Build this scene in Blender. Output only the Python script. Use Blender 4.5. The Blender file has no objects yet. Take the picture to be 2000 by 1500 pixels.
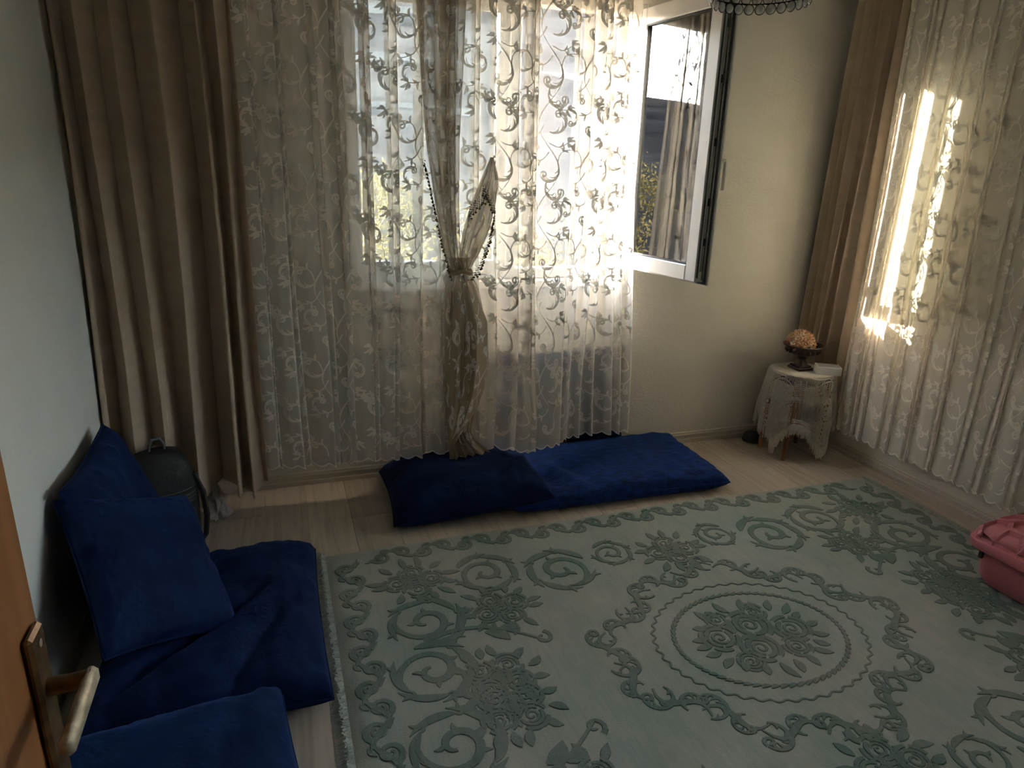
import bpy, math, random
import numpy as np
from mathutils import Vector, Matrix, noise

random.seed(7)
RNG = np.random.default_rng(7)
SC = bpy.context.scene
COL = SC.collection
PI = math.pi

# ------------------------------------------------------------------ camera
YAW, PITCH, ROLL, FPX = math.radians(19.237), math.radians(17.419), math.radians(1.721), 1342.17
fwd = Vector((math.sin(YAW)*math.cos(PITCH), math.cos(YAW)*math.cos(PITCH), -math.sin(PITCH)))
rt0 = Vector((math.cos(YAW), -math.sin(YAW), 0)); up0 = rt0.cross(fwd)
rt = math.cos(ROLL)*rt0 + math.sin(ROLL)*up0; up = -math.sin(ROLL)*rt0 + math.cos(ROLL)*up0
cd = bpy.data.cameras.new('camera'); cam = bpy.data.objects.new('camera', cd); COL.objects.link(cam)
cd.sensor_width = 36.0; cd.lens = FPX*36/2000; cd.clip_start = 0.03; cd.clip_end = 900
cam.matrix_world = Matrix(((rt.x, up.x, -fwd.x, 0), (rt.y, up.y, -fwd.y, 0), (rt.z, up.z, -fwd.z, 1.6), (0, 0, 0, 1)))
SC.camera = cam

# ------------------------------------------------------------------ sky, sun, exposure
SUN = Vector((1.0, -0.395, -0.185)).normalized()
W = bpy.data.worlds.new('sky'); SC.world = W; W.use_nodes = True
wn = W.node_tree; bg = wn.nodes['Background']
sky = wn.nodes.new('ShaderNodeTexSky'); sky.sky_type = 'NISHITA'; sky.sun_disc = False
sky.sun_elevation = math.radians(14); sky.sun_rotation = math.atan2(-1, 0.45)
sky.air_density = 1.0; sky.dust_density = 0.6; sky.ozone_density = 1.5
hsv = wn.nodes.new('ShaderNodeHueSaturation'); hsv.inputs['Saturation'].default_value = 0.5
wn.links.new(sky.outputs[0], hsv.inputs['Color']); wn.links.new(hsv.outputs[0], bg.inputs[0]); bg.inputs[1].default_value = 0.74
sl = bpy.data.lights.new('sun', 'SUN'); sl.energy = 18.5; sl.angle = math.radians(0.6); sl.color = (1.0, 0.87, 0.69)
so = bpy.data.objects.new('sun', sl); COL.objects.link(so); so.rotation_euler = SUN.to_track_quat('-Z', 'Y').to_euler()
so.location = (-6, 6, 5)
SC.view_settings.view_transform = 'Standard'; SC.view_settings.look = 'None'
SC.view_settings.gamma = 1.0; SC.view_settings.use_curve_mapping = False
SC.view_settings.exposure = 3.36
SC.cycles.transparent_max_bounces = 28
SC.cycles.max_bounces = 8
SC.cycles.diffuse_bounces = 5
SC.cycles.caustics_reflective = False; SC.cycles.caustics_refractive = False
SC.cycles.sample_clamp_indirect = 6.0

# ------------------------------------------------------------------ helpers
def tag(o, label=None, cat=None, group=None, kind=None):
    if label: o['label'] = label
    if cat: o['category'] = cat
    if group: o['group'] = group
    if kind: o['kind'] = kind
    return o

def empty(name, loc=(0, 0, 0), rz=0.0):
    o = bpy.data.objects.new(name, None); COL.objects.link(o)
    o.location = loc; o.rotation_euler = (0, 0, rz); o.empty_display_size = 0.05
    return o

def link(name, me, mat, parent=None):
    if mat is not None and len(me.materials) == 0: me.materials.append(mat)
    o = bpy.data.objects.new(name, me); COL.objects.link(o)
    if parent is not None: o.parent = parent
    return o

def mesh(name, V, F, mat, parent=None, smooth=True, uv=None):
    me = bpy.data.meshes.new(name)
    me.from_pydata([tuple(map(float, v)) for v in V], [], F); 
    if smooth: me.polygons.foreach_set('use_smooth', [True]*len(me.polygons))
    if uv is not None:
        lay = me.uv_layers.new(name='UVMap')
        vi = np.empty(len(me.loops), dtype=np.int32); me.loops.foreach_get('vertex_index', vi)
        lay.data.foreach_set('uv', np.asarray(uv, dtype=np.float32)[vi].ravel())
    me.update()
    return link(name, me, mat, parent)

class MB:
    """collects shapes of one part"""
    def __init__(s): s.V = []; s.F = []
    def add(s, V, F):
        n = len(s.V); s.V += [tuple(v) for v in V]; s.F += [tuple(i+n for i in f) for f in F]; return s
    def box(s, a, b, bev=0.0, mx=None):
        x0, y0, z0 = a; x1, y1, z1 = b
        if bev <= 0:
            V = [(x, y, z) for z in (z0, z1) for y in (y0, y1) for x in (x0, x1)]
            F = [(0, 2, 3, 1), (4, 5, 7, 6), (0, 1, 5, 4), (2, 6, 7, 3), (0, 4, 6, 2), (1, 3, 7, 5)]
        else:
            e = min(bev, (x1-x0)/2.01, (y1-y0)/2.01, (z1-z0)/2.01)
            V = []; 
            for z, i in ((z0, e), (z0+e, 0), (z1-e, 0), (z1, e)):
                for (x, y) in ((x0+e, y0+i), (x1-e, y0+i), (x1-i, y0+e), (x1-i, y1-e), (x1-e, y1-i), (x0+e, y1-i), (x0+i, y1-e), (x0+i, y0+e)):
                    V.append((x, y, z))
            F = [tuple(range(7, -1, -1)), tuple(range(24, 32))]
            for r in range(3):
                for k in range(8): F.append((r*8+k, r*8+(k+1) % 8, r*8+8+(k+1) % 8, r*8+8+k))
        if mx is not None: V = [tuple(mx @ Vector(v)) for v in V]
        return s.add(V, F)
    def tube(s, P, R, n=8, caps=True):
        P = [Vector(p) for p in P]; R = [R]*len(P) if isinstance(R, (int, float)) else R
        V = []; F = []; ref = None
        for i, p in enumerate(P):
            t = (P[min(i+1, len(P)-1)]-P[max(i-1, 0)]).normalized()
            if ref is None: ref = t.orthogonal().normalized()
            ref = (ref - t*ref.dot(t)).normalized(); b = t.cross(ref)
            for k in range(n):
                a = 2*PI*k/n; V.append(p + (ref*math.cos(a)+b*math.sin(a))*R[i])
        for i in range(len(P)-1):
            for k in range(n): F.append((i*n+k, i*n+(k+1) % n, i*n+n+(k+1) % n, i*n+n+k))
        if caps: F.append(tuple(range(n-1, -1, -1))); F.append(tuple(range((len(P)-1)*n, len(P)*n)))
        return s.add(V, F)
    def lathe(s, prof, n=32, c=(0, 0, 0)):
        V = [(c[0]+r*math.cos(2*PI*k/n), c[1]+r*math.sin(2*PI*k/n), c[2]+z) for r, z in prof for k in range(n)]
        F = [(i*n+k, i*n+(k+1) % n, i*n+n+(k+1) % n, i*n+n+k) for i in range(len(prof)-1) for k in range(n)]
        F.append(tuple(range(n-1, -1, -1))); F.append(tuple(range((len(prof)-1)*n, len(prof)*n)))
        return s.add(V, F)
    def ball(s, c, r, n=8, m=6, sq=(1, 1, 1)):
        V = []; F = []
        for i in range(m+1):
            th = PI*i/m
            for k in range(n):
                a = 2*PI*k/n
                V.append((c[0]+r*sq[0]*math.sin(th)*math.cos(a), c[1]+r*sq[1]*math.sin(th)*math.sin(a), c[2]+r*sq[2]*math.cos(th)))
        for i in range(m):
            for k in range(n): F.append((i*n+k, i*n+n+k, i*n+n+(k+1) % n, i*n+(k+1) % n))
        return s.add(V, F)
    def build(s, name, mat, parent=None, smooth=False):
        o = mesh(name, s.V, s.F, mat, parent, smooth=smooth)
        return o

def auto_smooth(o, deg=35):
    me = o.data
    me.polygons.foreach_set('use_smooth', [True]*len(me.polygons))
    try: me.set_sharp_from_angle(angle=math.radians(deg))
    except Exception: pass
    return o

def copy_tree(o, parent=None):
    c = o.copy(); COL.objects.link(c); c.parent = parent
    for ch in list(o.children): copy_tree(ch, c)
    return c

# ------------------------------------------------------------------ materials
def new_mat(name):
    m = bpy.data.materials.new(name); m.use_nodes = True
    nt = m.node_tree; return m, nt, nt.nodes['Principled BSDF']

def inp(b, k, v):
    if k in b.inputs: b.inputs[k].default_value = v

def simple(name, col, rough=0.6, metal=0.0, spec=0.5, noise_s=0, noise_a=0.1, bump=0.0, bump_s=60.0, sheen=0.0, scale=(1, 1, 1), sheen_col=None):
    m, nt, b = new_mat(name); N = nt.nodes; L = nt.links
    inp(b, 'Roughness', rough); inp(b, 'Metallic', metal); inp(b, 'Specular IOR Level', spec)
    inp(b, 'Base Color', (*col, 1))
    if sheen: 
        inp(b, 'Sheen Weight', sheen); inp(b, 'Sheen Roughness', 0.45)
        if sheen_col: inp(b, 'Sheen Tint', (*sheen_col, 1))
    tc = N.new('ShaderNodeTexCoord'); mp = N.new('ShaderNodeMapping'); mp.inputs['Scale'].default_value = scale
    L.new(tc.outputs['Object'], mp.inputs[0])
    if noise_s:
        nz = N.new('ShaderNodeTexNoise'); nz.inputs['Scale'].default_value = noise_s; nz.inputs['Detail'].default_value = 5
        L.new(mp.outputs[0], nz.inputs['Vector'])
        cr = N.new('ShaderNodeValToRGB')
        cr.color_ramp.elements[0].position = 0.3; cr.color_ramp.elements[1].position = 0.7
        cr.color_ramp.elements[0].color = (*[c*(1-noise_a) for c in col], 1)
        cr.color_ramp.elements[1].color = (*[min(1, c*(1+noise_a)) for c in col], 1)
        L.new(nz.outputs[0], cr.inputs[0]); L.new(cr.outputs[0], b.inputs['Base Color'])
    if bump:
        n2 = N.new('ShaderNodeTexNoise'); n2.inputs['Scale'].default_value = bump_s; n2.inputs['Detail'].default_value = 4
        L.new(mp.outputs[0], n2.inputs['Vector'])
        bp = N.new('ShaderNodeBump'); bp.inputs['Strength'].default_value = bump; bp.inputs['Distance'].default_value = 0.01
        L.new(n2.outputs[0], bp.inputs['Height']); L.new(bp.outputs[0], b.inputs['Normal'])
    return m

def cloth_mat(name, col, opacity, edge=0.35, transl=0.5):
    """thin sheer cloth: threads cover `opacity` of it, more where it is seen edge-on"""
    m, nt, b = new_mat(name); N = nt.nodes; L = nt.links
    N.remove(b); out = N['Material Output']
    tr = N.new('ShaderNodeBsdfTransparent')
    df = N.new('ShaderNodeBsdfDiffuse'); tl = N.new('ShaderNodeBsdfTranslucent')
    df.inputs[0].default_value = (*col, 1); tl.inputs[0].default_value = (*col, 1)
    mx = N.new('ShaderNodeMixShader'); mx.inputs[0].default_value = transl
    L.new(df.outputs[0], mx.inputs[1]); L.new(tl.outputs[0], mx.inputs[2])
    m2 = N.new('ShaderNodeMixShader'); L.new(tr.outputs[0], m2.inputs[1]); L.new(mx.outputs[0], m2.inputs[2])
    if edge > 0:
        lw = N.new('ShaderNodeLayerWeight'); lw.inputs[0].default_value = 0.35
        mr = N.new('ShaderNodeMapRange'); mr.inputs[1].default_value = 0; mr.inputs[2].default_value = 1
        mr.inputs[3].default_value = opacity; mr.inputs[4].default_value = min(1, opacity+edge)
        L.new(lw.outputs['Facing'], mr.inputs[0]); L.new(mr.outputs[0], m2.inputs[0])
    else: m2.inputs[0].default_value = opacity
    L.new(m2.outputs[0], out.inputs[0])
    return m

M = {}
M['wall'] = simple('wall_paint', (0.66, 0.615, 0.54), 0.9, spec=0.2, noise_s=3, noise_a=0.03, bump=0.25, bump_s=45, scale=(1, 1, 2.2))
M['wall_cool_lit'] = simple('wall_paint_cool_lit', (0.63, 0.62, 0.575), 0.9, spec=0.2, noise_s=3, noise_a=0.03, bump=0.2, bump_s=45)  # same paint as the other walls, its cooler light put into the colour
M['ceiling'] = simple('ceiling_paint', (0.82, 0.81, 0.78), 0.9, noise_s=4, noise_a=0.02)
M['trim'] = simple('skirting_laminate', (0.50, 0.44, 0.36), 0.45, noise_s=6, noise_a=0.06, scale=(1, 8, 8))
M['pvc'] = simple('white_window_plastic', (0.55, 0.525, 0.48), 0.35, noise_s=5, noise_a=0.02)
M['rubber'] = simple('black_rubber_gasket', (0.02, 0.02, 0.02), 0.6, noise_s=30, noise_a=0.2)
M['steel'] = simple('dull_steel', (0.22, 0.20, 0.17), 0.45, metal=0.8, noise_s=20, noise_a=0.2)
M['brown'] = simple('brown_curtain_weave', (0.47, 0.36, 0.26), 0.8, spec=0.2, noise_s=8, noise_a=0.06, bump=0.35, bump_s=90, sheen=0.3, scale=(1, 1, 3))
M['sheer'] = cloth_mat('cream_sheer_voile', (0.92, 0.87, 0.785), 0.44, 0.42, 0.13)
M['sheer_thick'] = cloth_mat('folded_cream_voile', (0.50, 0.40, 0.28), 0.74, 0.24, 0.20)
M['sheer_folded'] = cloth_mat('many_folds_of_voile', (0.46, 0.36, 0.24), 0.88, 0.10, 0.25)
M['thread'] = cloth_mat('cream_embroidery_thread', (0.80, 0.75, 0.67), 0.88, 0.0, 0.05)
M['hem'] = cloth_mat('cream_hem_cord', (0.88, 0.84, 0.77), 0.95, 0.0, 0.3)
M['velvet'] = simple('navy_velvet', (0.0035, 0.012, 0.050), 0.8, spec=0.1, noise_s=7, noise_a=0.35, bump=0.3, bump_s=60, sheen=0.12, sheen_col=(0.15, 0.3, 0.9))
M['velvet_crushed'] = simple('crushed_royal_velvet', (0.006, 0.027, 0.135), 0.75, spec=0.15, noise_s=22, noise_a=0.55, bump=0.7, bump_s=40, sheen=0.18, sheen_col=(0.15, 0.35, 1.0), scale=(1, 2, 1))
M['velvet_lit'] = simple('navy_velvet_lit', (0.004, 0.016, 0.062), 0.8, spec=0.1, noise_s=6, noise_a=0.25, bump=0.25, bump_s=60, sheen=0.15, sheen_col=(0.15, 0.35, 1.0))  # navy velvet with the brighter light near the door put into the colour
M['pink'] = simple('pink_plastic', (0.55, 0.16, 0.185), 0.38, noise_s=9, noise_a=0.05, bump=0.05, bump_s=200)
M['black'] = simple('black_plastic', (0.010, 0.010, 0.010), 0.5, noise_s=20, noise_a=0.2)
M['bag'] = simple('black_nylon', (0.013, 0.013, 0.012), 0.6, noise_s=30, noise_a=0.3, bump=0.2, bump_s=120)
M['bag_print'] = simple('pale_grey_print', (0.10, 0.11, 0.11), 0.6, noise_s=20, noise_a=0.2)
M['plastic_bag'] = simple('crumpled_pale_plastic', (0.40, 0.36, 0.35), 0.45, noise_s=15, noise_a=0.15, bump=0.4, bump_s=30)
M['cord'] = simple('off_white_crochet_cotton', (0.60, 0.55, 0.48), 0.85, noise_s=60, noise_a=0.1, bump=0.3, bump_s=400)
M['cord_top'] = simple('off_white_cotton_cloth', (0.58, 0.54, 0.48), 0.85, noise_s=40, noise_a=0.08, bump=0.3, bump_s=200)
M['wood_leg'] = simple('red_brown_turned_wood', (0.26, 0.11, 0.05), 0.45, noise_s=8, noise_a=0.25, scale=(4, 4, 1))
M['wood_dark'] = simple('dark_stained_wood', (0.05, 0.03, 0.02), 0.5, noise_s=8, noise_a=0.25)
M['bronze'] = simple('dark_bronze', (0.045, 0.025, 0.018), 0.38, metal=0.4, noise_s=25, noise_a=0.4, bump=0.3, bump_s=80)
M['petal'] = simple('peach_silk_petal', (0.60, 0.33, 0.19), 0.7, noise_s=30, noise_a=0.2)
M['petal_pale'] = simple('cream_silk_petal', (0.66, 0.50, 0.36), 0.7, noise_s=30, noise_a=0.15)
M['petal_red'] = simple('red_silk_petal', (0.42, 0.10, 0.08), 0.7, noise_s=30, noise_a=0.15)
M['leaf_fake'] = simple('dull_green_silk_leaf', (0.09, 0.10, 0.05), 0.7, noise_s=30, noise_a=0.2)
M['card'] = simple('white_card', (0.62, 0.60, 0.56), 0.6, noise_s=10, noise_a=0.04)
M['card_grey'] = simple('grey_card_print', (0.36, 0.36, 0.35), 0.6, noise_s=10, noise_a=0.08)
M['brass'] = simple('aged_brass', (0.16, 0.085, 0.035), 0.35, metal=0.75, noise_s=40, noise_a=0.5)
M['lever'] = simple('worn_lever_metal', (0.42, 0.34, 0.23), 0.5, metal=0.35, noise_s=60, noise_a=0.55)
M['pearl'] = simple('crystal_bead', (0.74, 0.70, 0.62), 0.12, spec=0.8, noise_s=14, noise_a=0.4)
M['wire'] = simple('bronze_wire', (0.03, 0.022, 0.015), 0.4, metal=0.6, noise_s=20, noise_a=0.2)
M['bead'] = simple('amber_trim_bead', (0.16, 0.115, 0.04), 0.3, spec=0.7, noise_s=50, noise_a=0.3)

def floor_mat():
    m, nt, b = new_mat('oak_laminate'); N = nt.nodes; L = nt.links
    tc = N.new('ShaderNodeTexCoord'); oi = N.new('ShaderNodeObjectInfo')
    mp = N.new('ShaderNodeMapping'); mp.inputs['Scale'].default_value = (26, 1.6, 1)
    cmb = N.new('ShaderNodeCombineXYZ'); mul = N.new('ShaderNodeMath'); mul.operation = 'MULTIPLY'; mul.inputs[1].default_value = 37.0
    L.new(oi.outputs['Random'], mul.inputs[0]); L.new(mul.outputs[0], cmb.inputs[0]); L.new(mul.outputs[0], cmb.inputs[1])
    L.new(cmb.outputs[0], mp.inputs['Location']); L.new(tc.outputs['Object'], mp.inputs[0])
    nz = N.new('ShaderNodeTexNoise'); nz.inputs['Scale'].default_value = 1.0; nz.inputs['Detail'].default_value = 8; nz.inputs['Distortion'].default_value = 1.2
    L.new(mp.outputs[0], nz.inputs['Vector'])
    cr = N.new('ShaderNodeValToRGB'); e = cr.color_ramp.elements
    e[0].position = 0.25; e[0].color = (0.37, 0.30, 0.235, 1); e[1].position = 0.6; e[1].color = (0.53, 0.45, 0.365, 1)
    L.new(nz.outputs[0], cr.inputs[0])
    hs = N.new('ShaderNodeHueSaturation'); mr = N.new('ShaderNodeMapRange'); mr.inputs[3].default_value = 0.92; mr.inputs[4].default_value = 1.07
    L.new(oi.outputs['Random'], mr.inputs[0]); L.new(mr.outputs[0], hs.inputs['Value']); L.new(cr.outputs[0], hs.inputs['Color'])
    L.new(hs.outputs[0], b.inputs['Base Color']); inp(b, 'Roughness', 0.42)
    return m
M['floor'] = floor_mat()

def door_mat():
    m, nt, b = new_mat('orange_brown_door_veneer'); N = nt.nodes; L = nt.links
    tc = N.new('ShaderNodeTexCoord'); mp = N.new('ShaderNodeMapping'); mp.inputs['Scale'].default_value = (8, 8, 0.7)
    L.new(tc.outputs['Object'], mp.inputs[0])
    wv = N.new('ShaderNodeTexNoise'); wv.inputs['Scale'].default_value = 2.5; wv.inputs['Detail'].default_value = 6; wv.inputs['Distortion'].default_value = 0.8
    L.new(mp.outputs[0], wv.inputs['Vector'])
    cr = N.new('ShaderNodeValToRGB'); e = cr.color_ramp.elements
    e[0].position = 0.3; e[0].color = (0.20, 0.07, 0.022, 1); e[1].position = 0.7; e[1].color = (0.33, 0.135, 0.045, 1)
    L.new(wv.outputs[0], cr.inputs[0]); L.new(cr.outputs[0], b.inputs['Base Color']); inp(b, 'Roughness', 0.4)
    return m
M['door'] = door_mat()

def rug_mat(name, a, c, rough=0.95):
    m, nt, b = new_mat(name); N = nt.nodes; L = nt.links
    tc = N.new('ShaderNodeTexCoord')
    n1 = N.new('ShaderNodeTexNoise'); n1.inputs['Scale'].default_value = 2.3; n1.inputs['Detail'].default_value = 9; n1.inputs['Roughness'].default_value = 0.68
    L.new(tc.outputs['Object'], n1.inputs['Vector'])
    mp = N.new('ShaderNodeMapping'); mp.inputs['Scale'].default_value = (70, 9, 1); L.new(tc.outputs['Object'], mp.inputs[0])
    n2 = N.new('ShaderNodeTexNoise'); n2.inputs['Scale'].default_value = 1.0; n2.inputs['Detail'].default_value = 4; L.new(mp.outputs[0], n2.inputs['Vector'])
    ad = N.new('ShaderNodeMath'); ad.operation = 'MULTIPLY_ADD'; ad.inputs[1].default_value = 0.35; L.new(n2.outputs[0], ad.inputs[0]); L.new(n1.outputs[0], ad.inputs[2])
    cr = N.new('ShaderNodeValToRGB'); e = cr.color_ramp.elements
    e[0].position = 0.52; e[0].color = (*a, 1); e[1].position = 0.84; e[1].color = (*c, 1)
    L.new(ad.outputs[0], cr.inputs[0]); L.new(cr.outputs[0], b.inputs['Base Color'])
    inp(b, 'Roughness', rough); inp(b, 'Specular IOR Level', 0.1); inp(b, 'Sheen Weight', 0.15)
    n3 = N.new('ShaderNodeTexNoise'); n3.inputs['Scale'].default_value = 260; L.new(tc.outputs['Object'], n3.inputs['Vector'])
    bp = N.new('ShaderNodeBump'); bp.inputs['Strength'].default_value = 0.5; bp.inputs['Distance'].default_value = 0.004
    L.new(n3.outputs[0], bp.inputs['Height']); L.new(bp.outputs[0], b.inputs['Normal'])
    return m
M['rug'] = rug_mat('pale_sage_rug_pile', (0.27, 0.335, 0.285), (0.42, 0.405, 0.355))
M['rug_motif'] = rug_mat('dark_sage_carved_pile', (0.105, 0.175, 0.142), (0.235, 0.25, 0.215))
M['fringe'] = simple('grey_green_fringe', (0.34, 0.37, 0.32), 0.9, noise_s=40, noise_a=0.2)

def glass_mat():
    m, nt, b = new_mat('window_glass'); N = nt.nodes; L = nt.links
    N.remove(b); out = N['Material Output']
    tr = N.new('ShaderNodeBsdfTransparent'); tr.inputs[0].default_value = (0.93, 0.96, 0.95, 1)
    gl = N.new('ShaderNodeBsdfGlossy'); gl.inputs['Roughness'].default_value = 0.0; gl.inputs['Color'].default_value = (1, 1, 1, 1)
    fr = N.new('ShaderNodeFresnel'); fr.inputs[0].default_value = 1.7
    mx = N.new('ShaderNodeMixShader'); L.new(fr.outputs[0], mx.inputs[0]); L.new(tr.outputs[0], mx.inputs[1]); L.new(gl.outputs[0], mx.inputs[2])
    L.new(mx.outputs[0], out.inputs[0])
    return m
M['glass'] = glass_mat()

def hill_mat():
    m, nt, b = new_mat('scrub_hillside'); N = nt.nodes; L = nt.links
    tc = N.new('ShaderNodeTexCoord')
    n1 = N.new('ShaderNodeTexNoise'); n1.inputs['Scale'].default_value = 0.12; n1.inputs['Detail'].default_value = 10; n1.inputs['Roughness'].default_value = 0.7
    L.new(tc.outputs['Object'], n1.inputs['Vector'])
    cr = N.new('ShaderNodeValToRGB'); e = cr.color_ramp.elements
    e[0].position = 0.38; e[0].color = (0.026, 0.025, 0.024, 1); e[1].position = 0.62; e[1].color = (0.060, 0.057, 0.053, 1)
    L.new(n1.outputs[0], cr.inputs[0]); L.new(cr.outputs[0], b.inputs['Base Color']); inp(b, 'Roughness', 1.0); inp(b, 'Specular IOR Level', 0.0)
    return m
M['hill'] = hill_mat()
M['stone'] = simple('pale_terrace_stone', (0.10, 0.097, 0.09), 0.95, noise_s=3, noise_a=0.3, bump=0.5, bump_s=6)
M['bark'] = simple('grey_bark', (0.10, 0.08, 0.06), 0.9, noise_s=12, noise_a=0.3)
def leaf_mat(name, col):
    m, nt, b = new_mat(name); N = nt.nodes; L = nt.links
    N.remove(b); out = N['Material Output']
    oi = N.new('ShaderNodeTexCoord'); nz = N.new('ShaderNodeTexNoise'); nz.inputs['Scale'].default_value = 3; L.new(oi.outputs['Object'], nz.inputs['Vector'])
    cr = N.new('ShaderNodeValToRGB'); e = cr.color_ramp.elements
    e[0].position = 0.35; e[0].color = (*[c*0.6 for c in col], 1); e[1].position = 0.65; e[1].color = (*col, 1); L.new(nz.outputs[0], cr.inputs[0])
    df = N.new('ShaderNodeBsdfDiffuse'); tl = N.new('ShaderNodeBsdfTranslucent'); mx = N.new('ShaderNodeMixShader'); mx.inputs[0].default_value = 0.4
    L.new(cr.outputs[0], df.inputs[0]); L.new(cr.outputs[0], tl.inputs[0]); L.new(df.outputs[0], mx.inputs[1]); L.new(tl.outputs[0], mx.inputs[2]); L.new(mx.outputs[0], out.inputs[0])
    return m
M['leaf_gold'] = leaf_mat('autumn_gold_leaves', (0.17, 0.145, 0.065))
M['leaf_green'] = leaf_mat('olive_green_leaves', (0.085, 0.085, 0.045))

# ------------------------------------------------------------------ two-dimensional ornament: strokes are (points Nx2, half widths N)
def stroke(P, Wd): 
    P = np.asarray(P, float); Wd = np.broadcast_to(np.asarray(Wd, float), (len(P),)).copy(); return (P, Wd)
def spiral(c, r0, r1, a0, turns, n=22, w0=0.01, w1=0.004):
    t = np.linspace(0, 1, n); r = r0+(r1-r0)*t; a = a0+turns*2*PI*t
    return stroke(np.c_[c[0]+r*np.cos(a), c[1]+r*np.sin(a)], w0+(w1-w0)*t)
def leaf(x, y, ang, L, w, bend=0.25, n=6):
    t = np.linspace(0, 1, n); u = L*t; v = bend*L*np.sin(PI*t)*0.6
    c, s = math.cos(ang), math.sin(ang)
    return stroke(np.c_[x+c*u-s*v, y+s*u+c*v], w*np.sin(PI*np.clip(t*0.96+0.03, 0, 1))**0.8+1e-4)
def comb_scroll(x, y, ang, R, hand, w, nl=6, turn=0.55, ll=0.75):
    """curled leaf: a crescent spine ending in a curl, leaflets combed along its hollow side"""
    out = []; n = 15; t = np.linspace(0, 1, n)
    cx = x - hand*math.sin(ang)*R; cy = y + hand*math.cos(ang)*R
    base = math.atan2(y-cy, x-cx); a = base+hand*t*turn*2*PI; r = R*(1-0.18*t)
    P = np.c_[cx+r*np.cos(a), cy+r*np.sin(a)]
    out.append(stroke(P, w*(0.30+0.34*np.sin(PI*np.clip(t, 0, 1))**0.8)))
    # end curl, turning inwards
    d = P[-1]-P[-2]; da = math.atan2(d[1], d[0]); rc = R*0.34
    c2 = P[-1]+rc*np.array([-math.sin(da), math.cos(da)])*hand
    out.append(spiral(c2, rc, rc*0.35, da-hand*PI/2, hand*1.0, 12, w*0.5, w*0.55))
    for i in range(nl):
        f = 0.06+0.72*i/max(1, nl-1); k = f*(n-1); j = int(k); q = P[j]+(P[min(j+1, n-1)]-P[j])*(k-j)
        rad = base+hand*f*turn*2*PI
        la = rad+hand*(2.55+0.25*f)
        out.append(leaf(q[0], q[1], la, R*ll*(0.70+0.42*math.sin(PI*f)), w*0.44, bend=-0.42*hand, n=6))
    return out
def ring(c, r, w, n=12):
    a = np.linspace(0, 2*PI, n+1); return stroke(np.c_[c[0]+r*np.cos(a), c[1]+r*np.sin(a)], w)
def xform(S, dx=0, dy=0, ang=0, k=1.0, mx=1):
    c, s = math.cos(ang), math.sin(ang); out = []
    for P, Wd in S:
        Q = P*np.array([mx, 1.0])*k
        out.append((np.c_[dx+c*Q[:, 0]-s*Q[:, 1], dy+s*Q[:, 0]+c*Q[:, 1]], Wd*k))
    return out
def strokes_flat(S, fmap):
    """flat ribbons: fmap(Nx2) -> Nx3"""
    V = []; F = []; n = 0; J = []
    for q, (P, Wd) in enumerate(S):
        T = np.gradient(P, axis=0); T /= (np.linalg.norm(T, axis=1, keepdims=True)+1e-9); Nn = np.c_[-T[:, 1], T[:, 0]]
        m = len(P); Q = np.empty((2*m, 2)); Q[0::2] = P+Nn*Wd[:, None]; Q[1::2] = P-Nn*Wd[:, None]
        J.append(np.full(2*m, ((q*0.6180339887) % 1.0)*0.0010)); V.append(Q); F += [(n+2*i, n+2*i+1, n+2*i+3, n+2*i+2) for i in range(m-1)]; n += 2*m
    return fmap(np.vstack(V), np.concatenate(J)), F
def strokes_raised(S, fmap, h, slope=0.7):
    """carved relief: cross-section of four points; fmap(Nx2, heightsN) -> Nx3"""
    V = []; Hh = []; F = []; n = 0
    for q, (P, Wd) in enumerate(S):
        T = np.gradient(P, axis=0); T /= (np.linalg.norm(T, axis=1, keepdims=True)+1e-9); Nn = np.c_[-T[:, 1], T[:, 0]]
        m = len(P); Q = np.empty((4*m, 2)); hh = np.zeros(4*m); hq = h*(1+0.4*((q*0.6180339887) % 1.0))
        in_ = np.maximum(Wd*slope, Wd-h*0.8)
        Q[0::4] = P+Nn*Wd[:, None]; Q[1::4] = P+Nn*in_[:, None]; Q[2::4] = P-Nn*in_[:, None]; Q[3::4] = P-Nn*Wd[:, None]
        hh[1::4] = hq; hh[2::4] = hq
        V.append(Q); Hh.append(hh)
        for i in range(m-1):
            a = n+4*i
            for k in range(3): F.append((a+k, a+k+1, a+k+5, a+k+4))
        n += 4*m
    return fmap(np.vstack(V), np.concatenate(Hh)), F

# ------------------------------------------------------------------ room shell
XL, XR, YB, YF, ZC = -0.72, 3.20, 3.42, -0.16, 2.66
WX0, WX1, WZ0, WZ1 = 0.31, 1.855, 1.045, 2.40       # opening in the back wall
RY0, RY1, RZ0, RZ1 = 0.10, 2.00, 0.85, 2.30       # opening in the right wall

fl = MB().box((XL-0.2, -1.6, -0.10), (XR+0.2, YB+0.2, -0.012)).build('floor', M['trim']); tag(fl, 'pale oak laminate floor of the room', None, None, 'structure')
plank_me = None
pw, pl = 0.196, 1.28
k = 0; ncol = int((XR-XL)/pw)+1
for i in range(ncol):
    y = YF-0.9 - (i*0.47 % pl)
    while y < YB:
        y0 = max(y, -1.5); y1 = min(y+pl, YB)
        x0 = XL+i*pw; x1 = min(x0+pw, XR)
        if y1-y0 > 0.08:
            full = abs(y1-y0-pl) < 1e-6 and abs(x1-x0-pw) < 1e-6
            if full and plank_me is not None: o = link('plank', plank_me, None, fl)
            else:
                o = MB().box((0.0006, 0.0006, -0.0118), (x1-x0-0.0006, y1-y0-0.0006, 0.0), 0.0012).build('plank', M['floor'], fl)
                if full: plank_me = o.data
            o.location = (x0, y0, 0)
        y += pl

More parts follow.
